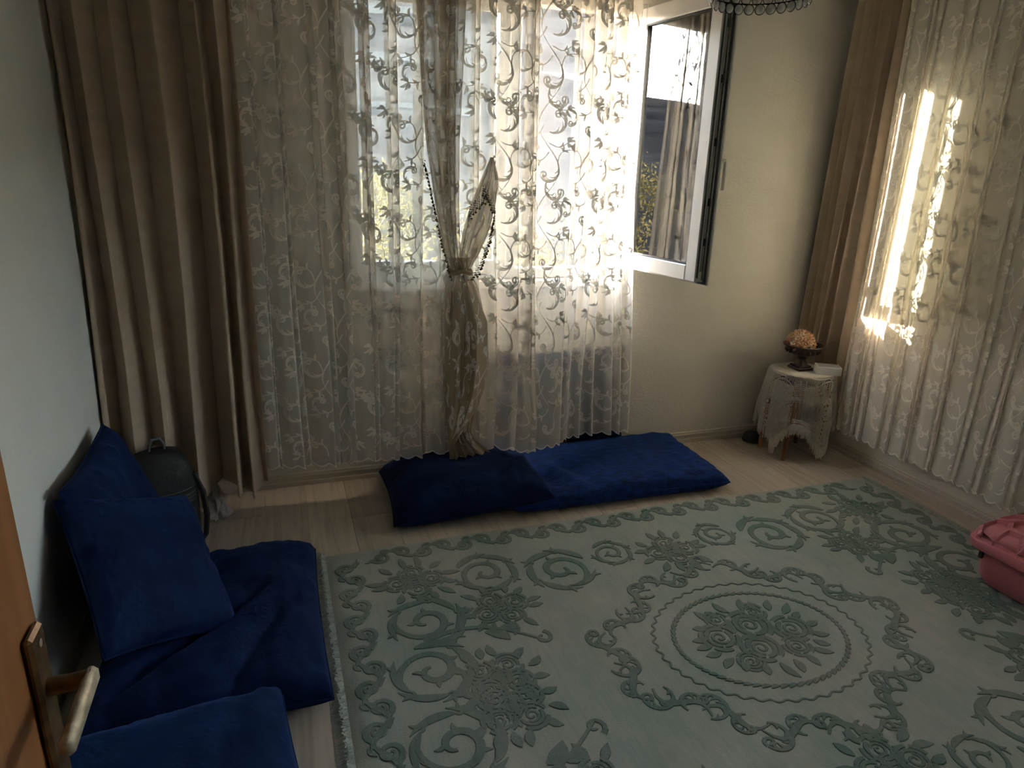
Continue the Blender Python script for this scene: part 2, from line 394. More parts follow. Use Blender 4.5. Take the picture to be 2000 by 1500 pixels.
ce = MB().box((XL-0.2, -1.6, ZC), (XR+0.2, YB+0.2, ZC+0.1)).build('ceiling', M['ceiling']); tag(ce, kind='structure')
wb = MB()
wb.box((XL-0.2, YB, 0), (WX0, YB+0.2, ZC)).box((WX1, YB, 0), (XR+0.2, YB+0.2, ZC)).box((WX0, YB, 0), (WX1, YB+0.2, WZ0)).box((WX0, YB, WZ1), (WX1, YB+0.2, ZC))
tag(wb.build('wall_back', M['wall']), kind='structure')
tag(MB().box((XL-0.2, -1.6, 0), (XL, YB, ZC)).build('wall_left', M['wall_cool_lit']), kind='structure')
wr = MB()
wr.box((XR, -1.6, 0), (XR+0.2, RY0, ZC)).box((XR, RY1, 0), (XR+0.2, YB, ZC)).box((XR, RY0, 0), (XR+0.2, RY1, RZ0)).box((XR, RY0, RZ1), (XR+0.2, RY1, ZC))
tag(wr.build('wall_right', M['wall']), kind='structure')
wf = MB()
wf.box((XL, YF-0.12, 0), (-0.34, YF, ZC)).box((0.62, YF-0.12, 0), (XR, YF, ZC)).box((-0.34, YF-0.12, 2.08), (0.62, YF, ZC))
tag(wf.build('wall_front', M['wall']), kind='structure')
tag(MB().box((XL, -1.7, 0), (XR, -1.6, ZC)).build('wall_hall', M['wall']), kind='structure')

def skirting(name, a, b, nrm):
    a = Vector(a); b = Vector(b); n = Vector(nrm)
    prof = [(0.0, 0.0), (0.014, 0.0), (0.014, 0.022), (0.011, 0.026), (0.011, 0.05), (0.007, 0.058), (0.007, 0.064), (0.0, 0.070)]
    V = [p + n*d + Vector((0, 0, z)) for p in (a, b) for d, z in prof]; m = len(prof)
    F = [(i, i+1, m+i+1, m+i) for i in range(m-1)] + [tuple(range(m-1, -1, -1)), tuple(range(m, 2*m))]
    return tag(mesh(name, V, F, M['trim'], smooth=False), kind='structure')
skirting('baseboard_back', (XL, YB, 0), (XR, YB, 0), (0, -1, 0))
skirting('baseboard_right', (XR, -0.1, 0), (XR, YB, 0), (-1, 0, 0))
skirting('baseboard_left', (XL, -0.1, 0), (XL, YB, 0), (1, 0, 0))

# ------------------------------------------------------------------ windows
def ring_frame(mb, x0, x1, z0, z1, w, y0, y1, bev=0.004):
    mb.box((x0, y0, z0), (x0+w, y1, z1), bev); mb.box((x1-w, y0, z0), (x1, y1, z1), bev)
    mb.box((x0+w, y0, z0), (x1-w, y1, z0+w), bev); mb.box((x0+w, y0, z1-w), (x1-w, y1, z1), bev)
    return mb
win = empty('window_1', (0, 0, 0)); tag(win, 'white plastic double window with its right sash swung open', kind='structure')
ring_frame(MB(), WX0, WX1, WZ0, WZ1, 0.055, YB+0.005, YB+0.075).build('window_frame', M['pvc'], win)
MB().box((1.125, YB+0.005, WZ0+0.055), (1.195, YB+0.075, WZ1-0.055), 0.004).build('mullion', M['pvc'], win)
fs = ring_frame(MB(), WX0+0.042, 1.135, WZ0+0.042, WZ1-0.042, 0.055, YB-0.012, YB+0.06).build('closed_sash', M['pvc'], win)
MB().box((WX0+0.095, YB+0.02, WZ0+0.095), (1.082, YB+0.034, WZ1-0.095)).build('pane', M['glass'], fs)
hd = MB().box((1.09, YB-0.03, 1.60), (1.115, YB-0.012, 1.67), 0.003); hd.box((1.092, YB-0.05, 1.53), (1.113, YB-0.032, 1.65), 0.004).build('sash_handle', M['pvc'], fs)
MB().box((WX0-0.03, YB-0.05, WZ0-0.045), (WX1+0.0, YB+0.19, WZ0), 0.006).build('window_sill', M['pvc'], win)

SW, SZ0, SZ1 = 0.63, 1.11, 2.36
sash = empty('open_sash', (1.818, YB-0.028, 0), math.radians(-82.0)); sash.parent = win
# local x runs from the hinge to the free edge, local -y is the outdoor face
o = ring_frame(MB(), 0.0, SW-0.022, SZ0, SZ1, 0.074, -0.036, 0.022, 0.004).build('sash_frame', M['pvc'], sash)
lip = ring_frame(MB(), -0.004, SW, SZ0-0.016, SZ1+0.016, 0.05, 0.0225, 0.034, 0.003).build('sash_lip', M['pvc'], sash)
ring_frame(MB(), 0.074, SW-0.096, SZ0+0.074, SZ1-0.074, 0.006, -0.030, -0.012, 0.0).build('glazing_gasket', M['rubber'], sash)
for ya, yb in ((-0.016, -0.012), (0.004, 0.008)): MB().box((0.076, ya, SZ0+0.076), (SW-0.098, yb, SZ1-0.076)).build('pane', M['glass'], sash)
g = MB(); g.box((SW-0.0219, 0.002, SZ0+0.01), (SW-0.014, 0.012, SZ1-0.01)); g.box((SW-0.0219, -0.012, SZ0+0.05), (SW-0.0195, 0.0, SZ1-0.05)); g.build('espagnolette_rail', M['steel'], sash)
for zz in (1.28, 1.46, 1.72, 1.98, 2.2):
    MB().box((SW-0.0215, -0.010, zz), (SW-0.008, 0.001, zz+0.035), 0.002).build('locking_cam', M['rubber'], sash)
g = MB(); g.box((SW-0.0219, 0.0125, SZ0), (SW-0.010, 0.022, SZ1)); g.box((0.0, 0.013, SZ0-0.010), (SW-0.01, 0.022, SZ0)); g.box((SW-0.0219, -0.030, SZ0+0.02), (SW-0.0195, -0.020, SZ1-0.02)); g.build('edge_gasket', M['rubber'], sash)
h = MB(); h.box((SW-0.05, 0.034, 1.62), (SW-0.022, 0.044, 1.70), 0.003); h.tube([(SW-0.036, 0.044, 1.66), (SW-0.036, 0.08, 1.66), (SW-0.036, 0.085, 1.64), (SW-0.036, 0.085, 1.53)], 0.009); auto_smooth(h.build('sash_handle', M['pvc'], sash))
for zz in (SZ0+0.09, SZ1-0.12):
    MB().tube([(-0.006, 0.03, zz), (-0.006, 0.03, zz+0.07)], 0.008).build('hinge', M['pvc'], sash)

win2 = empty('window_2', (0, 0, 0)); tag(win2, 'white plastic window behind the lace on the right wall', kind='structure')
def ring_frame_x(mb, y0, y1, z0, z1, w, x0, x1, bev=0.004):
    mb.box((x0, y0, z0), (x1, y0+w, z1), bev); mb.box((x0, y1-w, z0), (x1, y1, z1), bev)
    mb.box((x0, y0+w, z0), (x1, y1-w, z0+w), bev); mb.box((x0, y0+w, z1-w), (x1, y1-w, z1), bev); return mb
ring_frame_x(MB(), RY0, RY1, RZ0, RZ1, 0.06, XR+0.01, XR+0.08).build('window_frame', M['pvc'], win2)
MB().box((XR+0.01, 1.015, RZ0+0.06), (XR+0.08, 1.085, RZ1-0.06), 0.004).build('mullion', M['pvc'], win2)
for a, b in ((RY0+0.06, 1.015), (1.085, RY1-0.06)):
    s_ = ring_frame_x(MB(), a, b, RZ0+0.06, RZ1-0.06, 0.06, XR+0.0, XR+0.06).build('closed_sash', M['pvc'], win2)
    MB().box((XR+0.02, a+0.06, RZ0+0.12), (XR+0.034, b-0.06, RZ1-0.12)).build('pane', M['glass'], s_)
MB().box((XR-0.04, RY0-0.03, RZ0-0.03), (XR+0.19, RY1+0.03, RZ0), 0.006).build('window_sill', M['pvc'], win2)

# ------------------------------------------------------------------ outdoors
def smooth(a, b, x):
    t = np.clip((x-a)/(b-a), 0, 1); return t*t*(3-2*t)
az = np.linspace(-PI, PI, 145)[:-1]; rad = np.array([4.5, 7, 10, 14, 19, 25, 33, 43, 56, 72, 92, 115, 140, 170, 205, 250, 310, 400])
V = []; F = []
for r in rad:
    for a in az:
        d = math.degrees(a)                       # 0 = straight out of the back window, negative to the left
        ridge = np.interp(d, [-180, -110, -75, -58, -45, -30, -12, 0, 10, 22, 40, 70, 120, 180], [5, 4, 3, 3, 5.5, 8.2, 11.0, 13.6, 13.4, 12.2, 11, 8, 6, 5])
        x = 1.2+r*math.sin(a); y = 3.4+r*math.cos(a)
        full = 170*math.tan(math.radians(ridge))
        z = -3.4 + smooth(14, 175, r)*(full+3.4+1.6) - smooth(185, 400, r)*full*0.6
        z += noise.noise(Vector((x*0.045, y*0.045, 1)))*0.025*r*0.8 + noise.noise(Vector((x*0.16, y*0.16, 4)))*0.008*r
        V.append((x, y, z))
nA = len(az)
F = [(i*nA+k, i*nA+(k+1) % nA, (i+1)*nA+(k+1) % nA, (i+1)*nA+k) for i in range(len(rad)-1) for k in range(nA)]
F.append(tuple(range(nA-1, -1, -1)))
hill = mesh('hillside', V, F, M['hill']); tag(hill, 'grey scrub covered hillside outside the window', kind='structure')
def ground_z(x, y):
    r = math.hypot(x-1.2, y-3.4); a = math.degrees(math.atan2(x-1.2, y-3.4))
    ridge = np.interp(a, [-180, -110, -75, -58, -45, -30, -12, 0, 10, 22, 40, 70, 120, 180], [5, 4, 3, 3, 5.5, 8.2, 11.0, 13.6, 13.4, 12.2, 11, 8, 6, 5])
    full = 170*math.tan(math.radians(ridge))
    return -3.4 + float(smooth(14, 175, r))*(full+5.0)
for j, (r, a0, a1, hgt) in enumerate(((62, -2, 16, 0.5), (78, 4, 30, 0.5), (98, -10, 12, 0.6), (118, 6, 34, 0.7), (138, -20, 10, 0.8), (86, -34, -14, 0.6))):
    mb = MB(); pts = []
    for q in np.linspace(a0, a1, 16):
        x = 1.2+r*math.sin(math.radians(q)); y = 3.4+r*math.cos(math.radians(q)); pts.append((x, y, ground_z(x, y)))
    for p, q in zip(pts[:-1], pts[1:]):
        mb.add([(p[0], p[1], p[2]-1.5), (q[0], q[1], q[2]-1.5), (q[0], q[1], q[2]+hgt), (p[0], p[1], p[2]+hgt), (p[0], p[1]+1, p[2]-1.5), (q[0], q[1]+1, q[2]-1.5), (q[0], q[1]+1, q[2]+hgt), (p[0], p[1]+1, p[2]+hgt)], [(0, 1, 2, 3), (3, 2, 6, 7), (5, 4, 7, 6), (0, 3, 7, 4), (1, 5, 6, 2)])
    mb.build('terrace_wall', M['stone'], hill)

def tree(loc, hgt, rx, n, mat, label, seed):
    rs = np.random.default_rng(seed); t = empty('garden_tree', loc); tag(t, label, 'tree', 'autumn trees outside the window')
    mb = MB(); mb.tube([(0, 0, 0), (0.06, 0.03, hgt*0.35), (0.0, 0.1, hgt*0.7)], [0.11, 0.08, 0.03], 7)
    for q in range(7):
        a = q*2.4; z = hgt*(0.3+0.06*q); mb.tube([(0.04, 0.03, z), (rx*0.4*math.cos(a), rx*0.4*math.sin(a), z+hgt*0.16), (rx*0.75*math.cos(a), rx*0.75*math.sin(a), z+hgt*0.24)], [0.04, 0.025, 0.01], 5)
    mb.build('trunk', M['bark'], t)
    cl = rs.normal(size=(26, 3)); cl /= np.linalg.norm(cl, axis=1, keepdims=True); cl *= rs.uniform(0.35, 0.95, (26, 1)); cl *= np.array([rx, rx, hgt*0.36]); cl[:, 2] += hgt*0.62
    V = []; F = []
    for i in range(n):
        c = cl[i % 26]+rs.normal(size=3)*np.array([0.26, 0.26, 0.22])*rx*0.8
        e1 = rs.normal(size=3); e1 /= np.linalg.norm(e1); e2 = np.cross(e1, rs.normal(size=3)); e2 /= np.linalg.norm(e2)
        s = rs.uniform(0.022, 0.048); V += [c-e1*s, c+e2*s*0.5, c+e1*s, c-e2*s*0.5]; F.append((4*i, 4*i+1, 4*i+2, 4*i+3))
    tag(mesh('foliage', V, F, mat, t, smooth=False), kind='stuff')
TREES = [(2.6, 8.4, 4.7, 1.25, 'leaf_gold', 'golden leafed tree right outside the open window'), (6.3, 11.5, 5.2, 1.6, 'leaf_green', 'olive green tree behind the golden tree outside'),
         (-0.2, 11.6, 4.6, 1.3, 'leaf_green', 'olive green tree seen through the closed left pane'), (-3.75, 8.9, 5.3, 1.0, 'leaf_gold', 'golden leafed tree outside mirrored in the open sash'),
         (1.9, 15.5, 5.8, 1.7, 'leaf_gold', 'tall golden tree farther down the garden')]
for i, (x, y, hh, rx, mt, lb) in enumerate(TREES): tree((x, y, -3.45), hh, rx, 9000, M[mt], lb, 20+i)

# ------------------------------------------------------------------ curtains
class Cloth:
    """hanging cloth; s = metres of fabric across, t = metres down from the top"""
    def __init__(self, A, B, L, top, npl, amp, over, seed, widths=None, depth_dir=None):
        rs = np.random.default_rng(seed)
        self.A = np.array(A, float); self.B = np.array(B, float); self.L = L; self.top = top
        w = np.asarray(widths, float) if widths is not None else rs.uniform(0.55, 1.45, npl)
        npl = len(w); c = np.r_[0, np.cumsum(w)]; c = c/c[-1]*L
        self.sk = c; self.pk = np.arange(npl+1)*2*PI
        self.amp = amp*rs.uniform(0.55, 1.25, npl+1); self.ov = over*rs.uniform(0.4, 1.3, npl+1); self.ph = rs.uniform(0, 6.28, npl+1)
        self.d = (self.B-self.A); self.n = np.array([self.d[1], -self.d[0]])/np.linalg.norm(self.d)   # towards the room
        if depth_dir is not None: self.n = np.array(depth_dir, float)
        self.bow = lambda s, t: 0*s; self.slide = lambda s, t: 0*s; self.flat = lambda s, t: 1+0*s; self.shift = lambda s, t: 0*s
    def __call__(self, s, t, off=0.0):
        s = np.asarray(s, float); t = np.asarray(t, float)
        ph = np.interp(s, self.sk, self.pk); am = np.interp(s, self.sk, self.amp); ov = np.interp(s, self.sk, self.ov); p0 = np.interp(s, self.sk, self.ph)
        ph = ph+0.35*np.sin(t*1.7+p0)*np.clip(t, 0, 1)
        g = np.clip(0.55+0.3*t, 0, 1.25)*self.flat(s, t)
        lat = am*(np.sin(ph)+0.22*np.sin(2*ph+p0))*g + off + self.bow(s, t)
        f = s/self.L
        al = f + (ov*np.sin(2*ph)*0.5*np.minimum(g, 1) + 0.006*np.sin(t*2.3+p0*1.3))/np.linalg.norm(self.d) + self.slide(s, t)
        x = self.A[0]+self.d[0]*al+self.n[0]*lat; y = self.A[1]+self.d[1]*al+self.n[1]*lat
        return np.stack([x, y, self.top-t+self.shift(s, t)], -1)

class Pleated(Cloth):
    """flat faces folded over each other: pleats = (visible width, overlap outside, overlap inside, depth)"""
    def __init__(self, A, B, pleats, top, seed, soft=0.006):
        rs = np.random.default_rng(seed)
        self.A = np.array(A, float); self.B = np.array(B, float); self.d = self.B-self.A; self.W = np.linalg.norm(self.d); self.top = top
        self.n = np.array([self.d[1], -self.d[0]])/self.W
        k = self.W/sum(p[0] for p in pleats); S = [0.0]; X = [0.0]; Y = [0.0]; x = 0.0
        def go(nx, ny):
            S.append(S[-1]+math.hypot(nx-X[-1], ny-Y[-1])); X.append(nx); Y.append(ny)
        for v, o, i_, d in pleats:
            v *= k; go(x+v*0.5, d*0.75); go(x+v+o, d); go(x+v-i_, -d*0.25); x += v; go(x, 0.0)
        self.L = S[-1]; n = int(self.L/0.002); self.sg = np.linspace(0, self.L, n)
        xg = np.interp(self.sg, S, X); yg = np.interp(self.sg, S, Y)
        m = max(3, int(soft/0.002)); kern = np.exp(-0.5*(np.arange(-3*m, 3*m+1)/m)**2); kern /= kern.sum()
        sm = lambda a: np.convolve(np.pad(a, 3*m, mode='edge'), kern, 'valid')
        self.xg = sm(xg); self.yg = sm(yg)
        nz = np.cumsum(rs.normal(size=40)); self.q = rs.uniform(0, 6.28, 6)
        self.bow = lambda s, t: 0*s; self.slide = lambda s, t: 0*s; self.flat = lambda s, t: 0*s; self.shift = lambda s, t: 0*s
    def __call__(self, s, t, off=0.0):
        s = np.asarray(s, float); t = np.asarray(t, float); f = self.flat(s, t)
        sw = 0.010*np.sin(s*2.6+self.q[0]+t*0.8)*np.clip(t, 0, 2)+0.004*np.sin(s*7+t*2.2+self.q[1])*np.clip(t, 0, 2)
        al = (np.interp(s, self.sg, self.xg)*(1-f)+s/self.L*self.W*f+sw)/self.W + self.slide(s, t)
        lat = np.interp(s, self.sg, self.yg)*(1-f)*(0.8+0.25*np.clip(t, 0, 2)) + self.bow(s, t) + off + 0.006*np.sin(t*2.1+s*3.1+self.q[2])
        x = self.A[0]+self.d[0]*al+self.n[0]*lat; y = self.A[1]+self.d[1]*al+self.n[1]*lat
        return np.stack([x, y, self.top-t+self.shift(s, t)], -1)
def pleats(n, seed, wide=(0.055, 0.11), thin=(0.010, 0.028), pw=0.45, dep=(0.02, 0.05)):
    rs = np.random.default_rng(seed); out = []; last = False
    for i in range(n):
        w = (rs.random() < pw) and not last or (i and not last and rs.random() < 0.3); last = bool(w)
        v = rs.uniform(*(wide if w else thin)); out.append((v, rs.uniform(0.004, 0.020), rs.uniform(0.010, 0.030), rs.uniform(*dep)))
    return out

def cloth_mesh(name, C, drop, mat, parent, ds=0.011, nt=44, hem=None, s0=0.0, s1=None):
    s1 = C.L if s1 is None else s1; ns = int((s1-s0)/ds)+1
    s = np.linspace(s0, s1, ns); hemd = np.zeros(ns) if hem is None else hem(s)
    T = np.linspace(0, 1, nt); S, TT = np.meshgrid(s, T); D = drop+hemd
    P = C(S, TT*D[None, :])
    V = P.reshape(-1, 3); F = [(i*ns+k, i*ns+k+1, (i+1)*ns+k+1, (i+1)*ns+k) for i in range(nt-1) for k in range(ns-1)]
    return mesh(name, V, F, mat, parent)

def lace_cell():
    """one repeat of the vine ornament, 0.29 m wide and 0.42 m high"""
    S = []
    t = np.linspace(0, 1, 22)
    S.append(stroke(np.c_[0.15+0.055*np.sin(2*PI*t), 0.42*t], 0.0030+0.0012*np.sin(2*PI*t*2)))
    S += comb_scroll(0.195, 0.075, 0.9, 0.056, 1, 0.0098, 5, 0.5, 0.95)
    S += comb_scroll(0.150, 0.150, 2.3, 0.060, -1, 0.0102, 5, 0.5, 0.95)
    S += comb_scroll(0.100, 0.285, 2.2, 0.056, 1, 0.0098, 5, 0.5, 0.95)
    S += comb_scroll(0.150, 0.350, 0.5, 0.060, -1, 0.0102, 5, 0.5, 0.95)
    S += comb_scroll(0.065, 0.060, 3.5, 0.042, 1, 0.0082, 4, 0.5, 0.95)
    S += comb_scroll(0.235, 0.250, -0.3, 0.042, 1, 0.0082, 4, 0.5, 0.95)
    for x0, y0, x1, y1, b in ((0.100, 0.285, 0.020, 0.215, 0.03), (0.195, 0.075, 0.275, 0.010, -0.03), (0.15, 0.21, 0.235, 0.250, 0.02), (0.15, 0.02, 0.065, 0.060, -0.02), (0.15, 0.40, 0.245, 0.395, 0.02), (0.12, 0.32, 0.03, 0.385, -0.02)):
        d = np.array([x1-x0, y1-y0]); nrm = np.array([-d[1], d[0]])/np.linalg.norm(d); u = np.linspace(0, 1, 8)
        S.append(stroke(np.array([x0, y0])+d*u[:, None]+nrm*(b*np.sin(PI*u))[:, None], 0.0034-0.0012*u))
        a = math.atan2(d[1], d[0])
        for q, (da, L) in enumerate(((0.0, 0.046), (0.65, 0.038), (-0.65, 0.038), (1.25, 0.028), (-1.25, 0.028))): S.append(leaf(x1, y1, a+da, L, 0.0068, 0.25*(1 if q % 2 else -1)))
        m_ = np.array([x0, y0])+d*0.55+nrm*b; S.append(leaf(m_[0], m_[1], a+0.9, 0.032, 0.006, -0.25)); S.append(leaf(m_[0], m_[1], a-0.9, 0.030, 0.006, 0.25))
    S.append(ring((0.186, 0.222), 0.0095, 0.0028)); S.append(ring((0.085, 0.40), 0.0095, 0.0028))
    return [(P, w*0.92) for P, w in S]
CELL = lace_cell(); CW, CH = 0.29, 0.42
def embroidery(C, drop, parent, off=0.0022, s0=0.0, s1=None, t0=0.0, name='embroidery', mat=None):
    s1 = C.L if s1 is None else s1; S = []
    nx = int((s1-s0)/CW)+1; ny = int((drop-t0)/CH)+2
    for i in range(nx):
        for j in range(ny):
            S += xform(CELL, s0+i*CW, t0+j*CH-(0.21 if i % 2 else 0.0), mx=1)
    S2 = [(P, w) for P, w in S if P[:, 0].min() > s0+0.004 and P[:, 0].max() < s1-0.004 and P[:, 1].min() > 0.0 and P[:, 1].max() < drop-0.03]
    V, F = strokes_flat(S2, lambda Q, j_: C(Q[:, 0], Q[:, 1], off+j_))
    return tag(mesh(name, V, F, mat or M['thread'], parent), kind='stuff')
def scallop(s): return 0.020*np.abs(np.sin(PI*s/0.085))
def hem_cord(C, drop, parent, hemf, s0=0.0, s1=None):
    s1 = C.L if s1 is None else s1
    s = np.linspace(s0, s1, int((s1-s0)/0.009)); t = drop+hemf(s)
    P = np.c_[s, t]; V, F = strokes_flat([stroke(P, 0.0035)], lambda Q, j_: C(Q[:, 0], Q[:, 1], 0.0018))
    return mesh('hem_cord', V, F, M['hem'], parent)
def lace(name, C, drop, label, group, hemf=scallop, dens=None, t0=0.0):
    t = empty(name, (float(C.A[0]), float(C.A[1]), 0.0)); tag(t, label, 'curtain', group)
    objs = [cloth_mesh('sheer_panel', C, drop, dens or M['sheer'], t, hem=hemf), embroidery(C, drop, t, t0=t0), hem_cord(C, drop, t, hemf)]
    for o in objs: o.location = (-t.location[0], -t.location[1], 0)
    return t

TOPZ = 2.58
CL = Pleated((-0.12, 3.235), (0.80, 3.215), pleats(19, 3), TOPZ, 3)
lace('lace_curtain', CL, 2.37, 'cream lace curtain hanging straight beside the brown drape on the window wall', 'embroidered lace curtains', t0=-0.05)

CR = Pleated((0.84, 3.245), (1.70, 3.235), [(0.05, 0.008, 0.012, 0.03), (0.02, 0.006, 0.02, 0.03), (0.06, 0.008, 0.02, 0.035), (0.09, 0.006, 0.02, 0.035), (0.05, 0.012, 0.03, 0.05), (0.02, 0.01, 0.02, 0.04), (0.17, 0.006, 0.012, 0.03), (0.05, 0.012, 0.03, 0.045), (0.05, 0.01, 0.03, 0.05), (0.025, 0.01, 0.02, 0.04), (0.06, 0.01, 0.03, 0.045), (0.02, 0.01, 0.02, 0.04), (0.045, 0.01, 0.01, 0.03)], TOPZ, 11)
def billow(s, t): return np.clip((t-0.95)/1.2, 0, 1)
CR.flat = lambda s, t: 0.75*billow(s, t)*np.exp(-((s-CR.L*0.60)/(CR.L*0.20))**2)
CR.bow = lambda s, t: 0.16*billow(s, t)**1.5*np.exp(-((s-CR.L*0.40)/(CR.L*0.22))**2) + 0.03*billow(s, t)*np.sin(PI*s/CR.L)
CR.slide = lambda s, t: 0.12*np.clip(t/2.4, 0, 1)*(s/CR.L)-0.02*np.clip(t/2.4, 0, 1)
CR.shift = lambda s, t: 0.02*billow(s, t)*np.sin(PI*s/CR.L)
lace('lace_curtain', CR, 2.36, 'cream lace curtain billowing in front of the open window', 'embroidered lace curtains', t0=-0.17)

CS = Pleated((3.085, 2.985), (3.065, 0.35), pleats(40, 5, (0.07, 0.13), (0.02, 0.045), 0.5, (0.016, 0.032)), TOPZ, 5, soft=0.010)
lace('lace_curtain', CS, 2.37, 'sunlit cream lace curtain covering the right wall beside the side table', 'embroidered lace curtains', t0=-0.12)

# brown drapes
def drape(name, C, hemf, drop, label, ds=0.012):
    t = empty(name, (float(C.A[0]), float(C.A[1]), 0.0)); tag(t, label, 'curtain', 'plain brown drapes')
    o = cloth_mesh('drape_panel', C, drop, M['brown'], t, ds=ds, nt=60, hem=hemf); o.location = (-t.location[0], -t.location[1], 0)
    sd = o.modifiers.new('thickness', 'SOLIDIFY'); sd.thickness = 0.0025
    return t
CB = Cloth((-0.716, 3.14), (-0.10, 3.175), 1.75, TOPZ, 7, 0.068, 0.055, 8, widths=[0.7, 1.2, 1.1, 1.9, 0.55, 0.8])
CB.bow = lambda s, t: 0.07*np.clip((t-1.2)/0.9, 0, 1)**2*(1-smooth(0.5, 1.1, s))
CB.slide = lambda s, t: 0.0*s
lt = drape('brown_drape', CB, lambda s: -0.27*(1-smooth(0.62, 0.95, s))+0.03*np.sin(s*9)*(s > 0.8), 2.44, 'wide brown drape in the left corner hanging over the black backpack')
tg = MB().box((-0.715, 3.03, 0.395), (-0.66, 3.034, 0.408), 0.001).build('hem_tag', M['card'], lt); tg.location = (-lt.location[0], -lt.location[1], 0)
CBR = Cloth((3.10, 3.36), (3.12, 3.0), 1.05, TOPZ, 6, 0.038, 0.02, 14, widths=[0.8, 0.9, 0.9, 1.0, 0.9, 1.1])
CBR.slide = lambda s, t: -0.16*np.clip(t/2.4, 0, 1)*(1-s/1.05)**0.7+0.03*(1-np.clip(t/2.4, 0, 1))*(1-s/1.05)+0.0
drape('brown_drape', CBR, lambda s: 0*s, 2.40, 'narrow pleated brown drape in the right corner behind the flower bowl')

# curtain rails at the ceiling
for nm, a, b, lb in (('curtain_rail', (XL+0.03, 3.12, TOPZ+0.005), (2.1, 3.27, TOPZ+0.035), 'white curtain rail above the open window'), ('curtain_rail', (3.0, 0.3, TOPZ+0.005), (3.12, 3.39, TOPZ+0.035), 'white curtain rail along the right wall')):
    tag(MB().box(a, b, 0.008).build(nm, M['pvc']), lb, 'curtain rail')
    
# gathered sheer with bead trim
class Ruled:
    def __init__(self, keys, y0, L, nf, amp, seed, ybow=None):
        k = np.array(keys, float); self.z = k[::-1, 0]; self.xl = k[::-1, 1]; self.xr = k[::-1, 2]; self.y0 = y0; self.L = L; self.nf = nf; self.amp = amp
        rs = np.random.default_rng(seed); self.q = rs.uniform(0, 6.28, 4); self.ztop = k[0, 0]; self.zbot = k[-1, 0]; self.ybow = ybow
    def __call__(self, s, t, off=0.0):
        f = np.asarray(s)/self.L; z = self.ztop-np.asarray(t); xl = np.interp(z, self.z, self.xl); xr = np.interp(z, self.z, self.xr)
        wdt = np.maximum(xr-xl, 0.01); ph = 2*PI*self.nf*(f+0.05*np.sin(6*f+self.q[0]))
        x = xl+wdt*(f+0.10*np.sin(2*ph)/self.nf); y = self.y0 - self.amp*(0.4+0.6*np.clip(wdt/0.2, 0, 1))*(np.sin(ph)+0.3*np.sin(2.3*ph+self.q[1]))-off
        if self.ybow is not None: y = y-self.ybow(f, z)
        return np.stack([x, y, z], -1)
tied = empty('tied_sheer', (0.80, 3.12, 0.0)); tag(tied, 'beaded sheer drape tied in a knot at the middle of the window', 'curtain')
def tied_part(name, R, nt, hemf=None, emb=True, mat=None):
    drop = R.ztop-R.zbot; R_ = R
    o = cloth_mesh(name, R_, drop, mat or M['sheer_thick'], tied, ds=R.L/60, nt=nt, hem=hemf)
    o.location = (-0.80, -3.12, 0)
    if emb:
        e = embroidery(R_, drop, o, off=0.003)
    return o
armL = Ruled([(2.56, 0.60, 0.86), (2.285, 0.615, 0.83), (1.9, 0.64, 0.815), (1.70, 0.655, 0.805), (1.44, 0.695, 0.806), (1.206, 0.741, 0.815), (1.13, 0.765, 0.835)], 3.125, 0.62, 4, 0.020, 2)
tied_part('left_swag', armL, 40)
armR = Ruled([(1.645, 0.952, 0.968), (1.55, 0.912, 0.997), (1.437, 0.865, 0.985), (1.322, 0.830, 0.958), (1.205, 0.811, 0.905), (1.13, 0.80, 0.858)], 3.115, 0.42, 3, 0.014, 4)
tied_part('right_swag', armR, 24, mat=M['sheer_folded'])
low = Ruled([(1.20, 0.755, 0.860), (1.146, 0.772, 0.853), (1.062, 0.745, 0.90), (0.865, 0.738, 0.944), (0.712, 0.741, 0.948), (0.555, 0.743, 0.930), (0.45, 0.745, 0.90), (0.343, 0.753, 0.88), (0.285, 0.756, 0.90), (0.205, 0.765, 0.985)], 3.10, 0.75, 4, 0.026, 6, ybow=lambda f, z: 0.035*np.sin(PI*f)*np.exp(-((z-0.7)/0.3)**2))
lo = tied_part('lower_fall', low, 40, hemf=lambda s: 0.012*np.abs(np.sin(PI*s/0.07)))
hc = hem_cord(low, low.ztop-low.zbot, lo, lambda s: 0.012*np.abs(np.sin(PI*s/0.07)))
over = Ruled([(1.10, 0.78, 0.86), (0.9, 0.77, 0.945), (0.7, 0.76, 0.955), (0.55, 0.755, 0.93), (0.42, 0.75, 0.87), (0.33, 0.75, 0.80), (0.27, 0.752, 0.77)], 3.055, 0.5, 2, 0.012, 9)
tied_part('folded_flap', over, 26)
mb = MB(); mb.tube([(0.812+0.050*math.cos(a), 3.105+0.032*math.sin(a), 1.135+0.006*math.sin(3*a)) for a in np.linspace(0, 2*PI, 20)], 0.011, 7, caps=False)
o = mb.build('tie_band', M['sheer_folded'], tied, True); o.location = (-0.80, -3.12, 0)
mb = MB()
def bead_run(pts, n, drops):
    pts = np.array(pts); d = np.r_[0, np.cumsum(np.linalg.norm(np.diff(pts, axis=0), axis=1))]
    for u in np.linspace(0, d[-1], n):
        p = np.array([np.interp(u, d, pts[:, i]) for i in range(3)])
        m_ = random.choice(drops)
        for j in range(m_): mb.ball((p[0]+random.uniform(-.002, .002), p[1]-0.012, p[2]-0.010*j), 0.0034 if j < m_-1 else 0.0062, 6, 4)
bead_run([(0.645, 3.10, 1.62), (0.69, 3.10, 1.42), (0.735, 3.10, 1.22), (0.765, 3.10, 1.12)], 34, (2, 3, 3))
bead_run([(0.905, 3.085, 1.52), (0.965, 3.085, 1.42), (0.945, 3.085, 1.30), (0.90, 3.085, 1.17), (0.845, 3.085, 1.10)], 34, (3, 4, 5))
